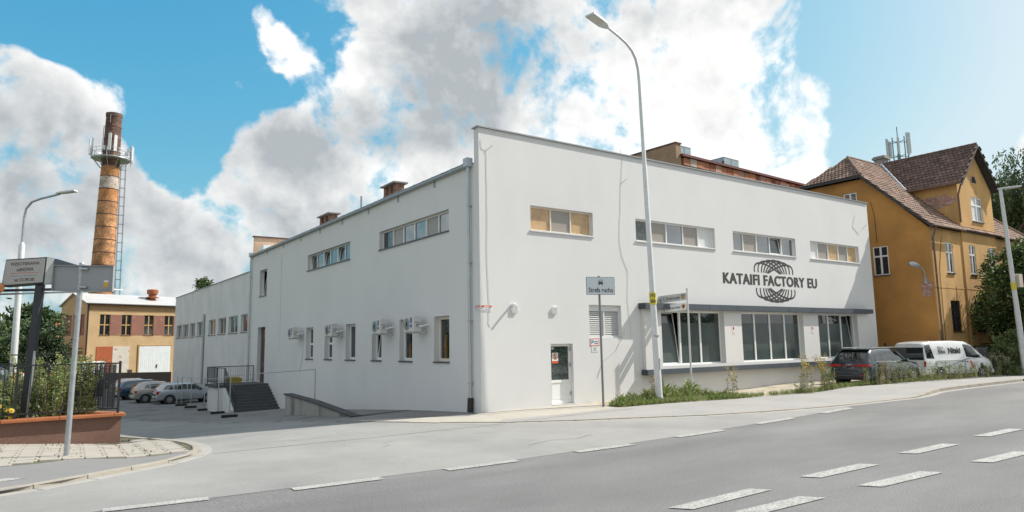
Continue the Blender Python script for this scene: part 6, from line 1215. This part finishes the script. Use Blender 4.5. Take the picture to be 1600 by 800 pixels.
BU = ((4.55, -1.95, .42, .42, 'low green bush right at the foot of the zone sign post'), (5.15, -1.75, .5, .5, 'low green bush just right of the zone sign post'), (5.75, -1.95, .36, .45, 'flat green tuft midway between the zone sign and the tall lamp'), (6.15, -1.65, .62, .45, 'bushy green weed behind the left side of the tall lamp foot'), (6.85, -1.7, .82, .48, 'lush green bush hugging the right side of the tall lamp foot'), (7.5, -1.55, .66, .5, 'green bush second to the right of the tall lamp foot'), (8.05, -1.85, .5, .45, 'low green bush third to the right of the tall lamp foot'), (8.6, -1.5, .78, .45, 'tall green bush just left of the street name post'), (9.15, -1.9, .42, .45, 'low green tuft before the foot of the street name post'), (9.85, -2.25, .36, .5, 'flat green tuft right of the street name post'))
for i, (x, y, h, r, lb) in enumerate(BU):
    clump('weed_bush', lb, x, y, h, 900, r, [lf_lite, lf_pale, lf_mid, lf_dry], [.5, .3, .12, .08], 40+i, 'weed bushes at the lamp foot')
# grass of the verge: uncountable blades
rs = np.random.RandomState(77); GP = []
for (x0, x1, f, n) in ((4.1, 10.4, .6, 3000), (10.4, 13, .25, 350), (13, 18, .3, 1500), (17.5, 34, .6, 4500), (34, 60, 1.5, 5000)):
    x = x0+(x1-x0)*rs.rand(n); back = np.interp(x, [p[0] for p in BK], [p[1] for p in BK]); y = back+.03+f*rs.rand(n)**1.5
    ok = rs.rand(n) < .35+.65*(np.sin(x*2.1)+np.sin(x*5.3+1)+1.2 > 0); GP.append(np.stack([x, y], 1)[ok])
GP = np.concatenate(GP); Z = np.array([verge_z(a, b_) for a, b_ in GP]); D = rs.normal(size=(len(GP), 3))*.5; D[:, 2] = 1
gro = leaves('verge_grass', np.column_stack([GP, Z]), D, .22, .02, [lf_lite, lf_mid, lf_pale, lf_dry], None, 78, [.38, .2, .27, .15]); tag(gro, kind='stuff')
n = 900; x = -14+4.7*rs.rand(n); y = -2.6+7.5*rs.rand(n); ok = np.array([ins(pave_poly, a, b_) and (abs(math.sin(a*2.3)*math.cos(b_*1.9)) > .62) for a, b_ in zip(x, y)]); JP = np.column_stack([x, y, [gz(a, b_)+.07 for a, b_ in zip(x, y)]])[ok]; D = rs.normal(size=(len(JP), 3)); D[:, 2] = .8
tag(leaves('joint_weeds', JP, D, .07, .02, [lf_mid, lf_dry, lf_oli], None, 79), kind='stuff')
# garden plants behind the iron fence
kg = 0
for x, y, h, nst, lb in ((-10.9, 3.3, 1.75, 9, 'tall goldenrod at the right end of the iron fence'), (-11.35, 3.6, 1.95, 10, 'tall goldenrod right of the road sign post behind the fence'), (-11.8, 3.3, 1.65, 10, 'goldenrod with brown lower stems behind the road sign post'), (-12.1, 3.8, 1.85, 9, 'goldenrod just right of the advertising board post'), (-12.55, 3.4, 1.45, 9, 'goldenrod just left of the advertising board post'), (-12.95, 3.2, 1.40, 9, 'leafy goldenrod near the left frame edge'), (-11.1, 4.8, 2.1, 9, 'highest goldenrod before the rusty workshop door'), (-12.3, 5.0, 1.9, 9, 'goldenrod behind the others near the dark bush')):
    kg += 1; weed('goldenrod', lb, (x, y, .36), h*.9, nst, .26, [lf_pale, lf_lite, lf_brn, lf_oli], [.58, .3, .08, .04], 100+kg, leaf=.12, dens=62, bloom=lf_pale, group='goldenrod behind the iron fence', nb=24)
rs = np.random.RandomState(5); t = empty('rudbeckia', (-13.05, 2.62, .50), 0, 'yellow daisy flowers with dark centres hanging through the fence at the left frame edge', 'flowers'); b = MB(); P, D = [], []
for i in range(13):
    x, y, z = rs.uniform(-.35, .38), rs.uniform(-.28, -.05), rs.uniform(.05, .62); 
    if x > .1: z *= .45
    c = np.array((x, y, z)); nrm = np.array((rs.normal()*.3+.2, -1, .4+rs.normal()*.3)); nrm /= np.linalg.norm(nrm); s = np.cross(nrm, (0, 0, 1)); s /= np.linalg.norm(s); v = np.cross(s, nrm); b.tube([(x*.6, .1, -.1), (x*.9, y*.5, z*.6), tuple(c-nrm*.01)], [.006, .005, .004], 4)
    pb = MB()
    for k in range(11): a = 2*PI*k/11; d = s*math.cos(a)+v*math.sin(a); e_ = -s*math.sin(a)+v*math.cos(a); pb.poly([tuple(c+d*.012), tuple(c+d*.04+e_*.014), tuple(c+d*.072-nrm*.014), tuple(c+d*.04-e_*.014)])
    f = pb.build('flower_head', lf_yel, t, recalc=False); cb = MB(); cb.tube([tuple(c-nrm*.004), tuple(c+nrm*.012), tuple(c+nrm*.018)], [.02, .019, .008], 8); cb.build('flower_centre', lf_brn if i % 2 else letter, f)
b.build('stem', lf_mid, t); P = rs.normal(size=(260, 3))*np.array((.3, .08, .22))+np.array((0, -.02, .25)); leaves('foliage', P, rs.normal(size=(260, 3)), .12, .045, [lf_mid, lf_dark], t, 6)
gm = empty('garden_weeds', (-14, 4, .36), 0, 'low tangle of green and brown weeds filling the garden bed behind the fence', 'plant'); n = 3000; P = np.column_stack([rs.uniform(-4, 3.3, n), rs.uniform(-1.1, 3.5, n), np.abs(rs.normal(size=n))*.32]); D = rs.normal(size=(n, 3)); D[:, 2] += .8; tag(gm, kind='stuff'); leaves('foliage', P, D, .16, .05, [lf_pale, lf_brn, lf_mid, lf_oli, lf_dark], gm, 8)
# far things
fh_ = empty('distant_house', (-11.3, 66, -1.6), 0, 'orange tiled roof corner of a house between the trees and the ochre workshop', 'house'); MB().box(-1.2, 1.6, 0, 8, 0, 5.0).build('wall', och_b, fh_); b = MB(); b.slab([(-1.5, -.3, 4.9), (1.9, -.3, 4.9), (1.9, 4, 7.6), (-1.5, 4, 7.6)], (0, 0, .12)); b.slab([(-1.5, 8.3, 4.9), (1.9, 8.3, 4.9), (1.9, 4.01, 7.6), (-1.5, 4.01, 7.6)], (0, 0, .12)); b.build('roof', mat('orange_tiles', (.48, .16, .07), .85, .2, 4), fh_)
lm = empty('lattice_mast', (-45.1, 257, 0), 0, 'very distant lattice radio mast above the treetops at the left edge', 'mast'); b = MB()
for sx, sy in ((-1, -1), (1, -1), (1, 1), (-1, 1)): b.tube([(sx*1.4, sy*1.4, 0), (sx*.5, sy*.5, 20.5)], .14, 4)
for k in range(10): z = k*2.05; w = 1.4-.9*k/10; b.tube([(-w, -w, z), (w, -w, z+1.9)], .09, 4); b.tube([(w, -w, z), (-w, -w, z+1.9)], .09, 4)
b.build('lattice', galv, lm); MB().cyl((0, 0, 20.5), (0, 0, 23), .2, .1, 6).build('aerial', galv, lm)
# far wooded horizon, uncountable
rs = np.random.RandomState(9); blobs = []
for k in range(70): a = math.radians(-32+64*k/70+rs.normal()); r = 210+60*rs.rand(); blobs.append(((-12+r*math.sin(a-.35), -20+r*math.cos(a-.35), 3+2*rs.rand()), (8, 8, 5+3*rs.rand()), 10))
P, D = crown_pts(blobs, 22, rs); tag(leaves('far_wood', P, D, 1.9, 1.2, [lf_dark, lf_mid], None, 10), kind='stuff')
# trees across the street behind the viewpoint, which the shop windows mirror
blobs = []
for k in range(26): blobs.append(((-20+k*3.2+rs.normal(), -38+rs.normal()*2, 4+2*rs.rand()), (3.2, 2.5, 3.4+rs.rand()), 16))
P, D = crown_pts(blobs, 24, rs); tag(leaves('roadside_wood', P, D, .8, .5, [lf_dark, lf_mid], None, 11), kind='stuff')
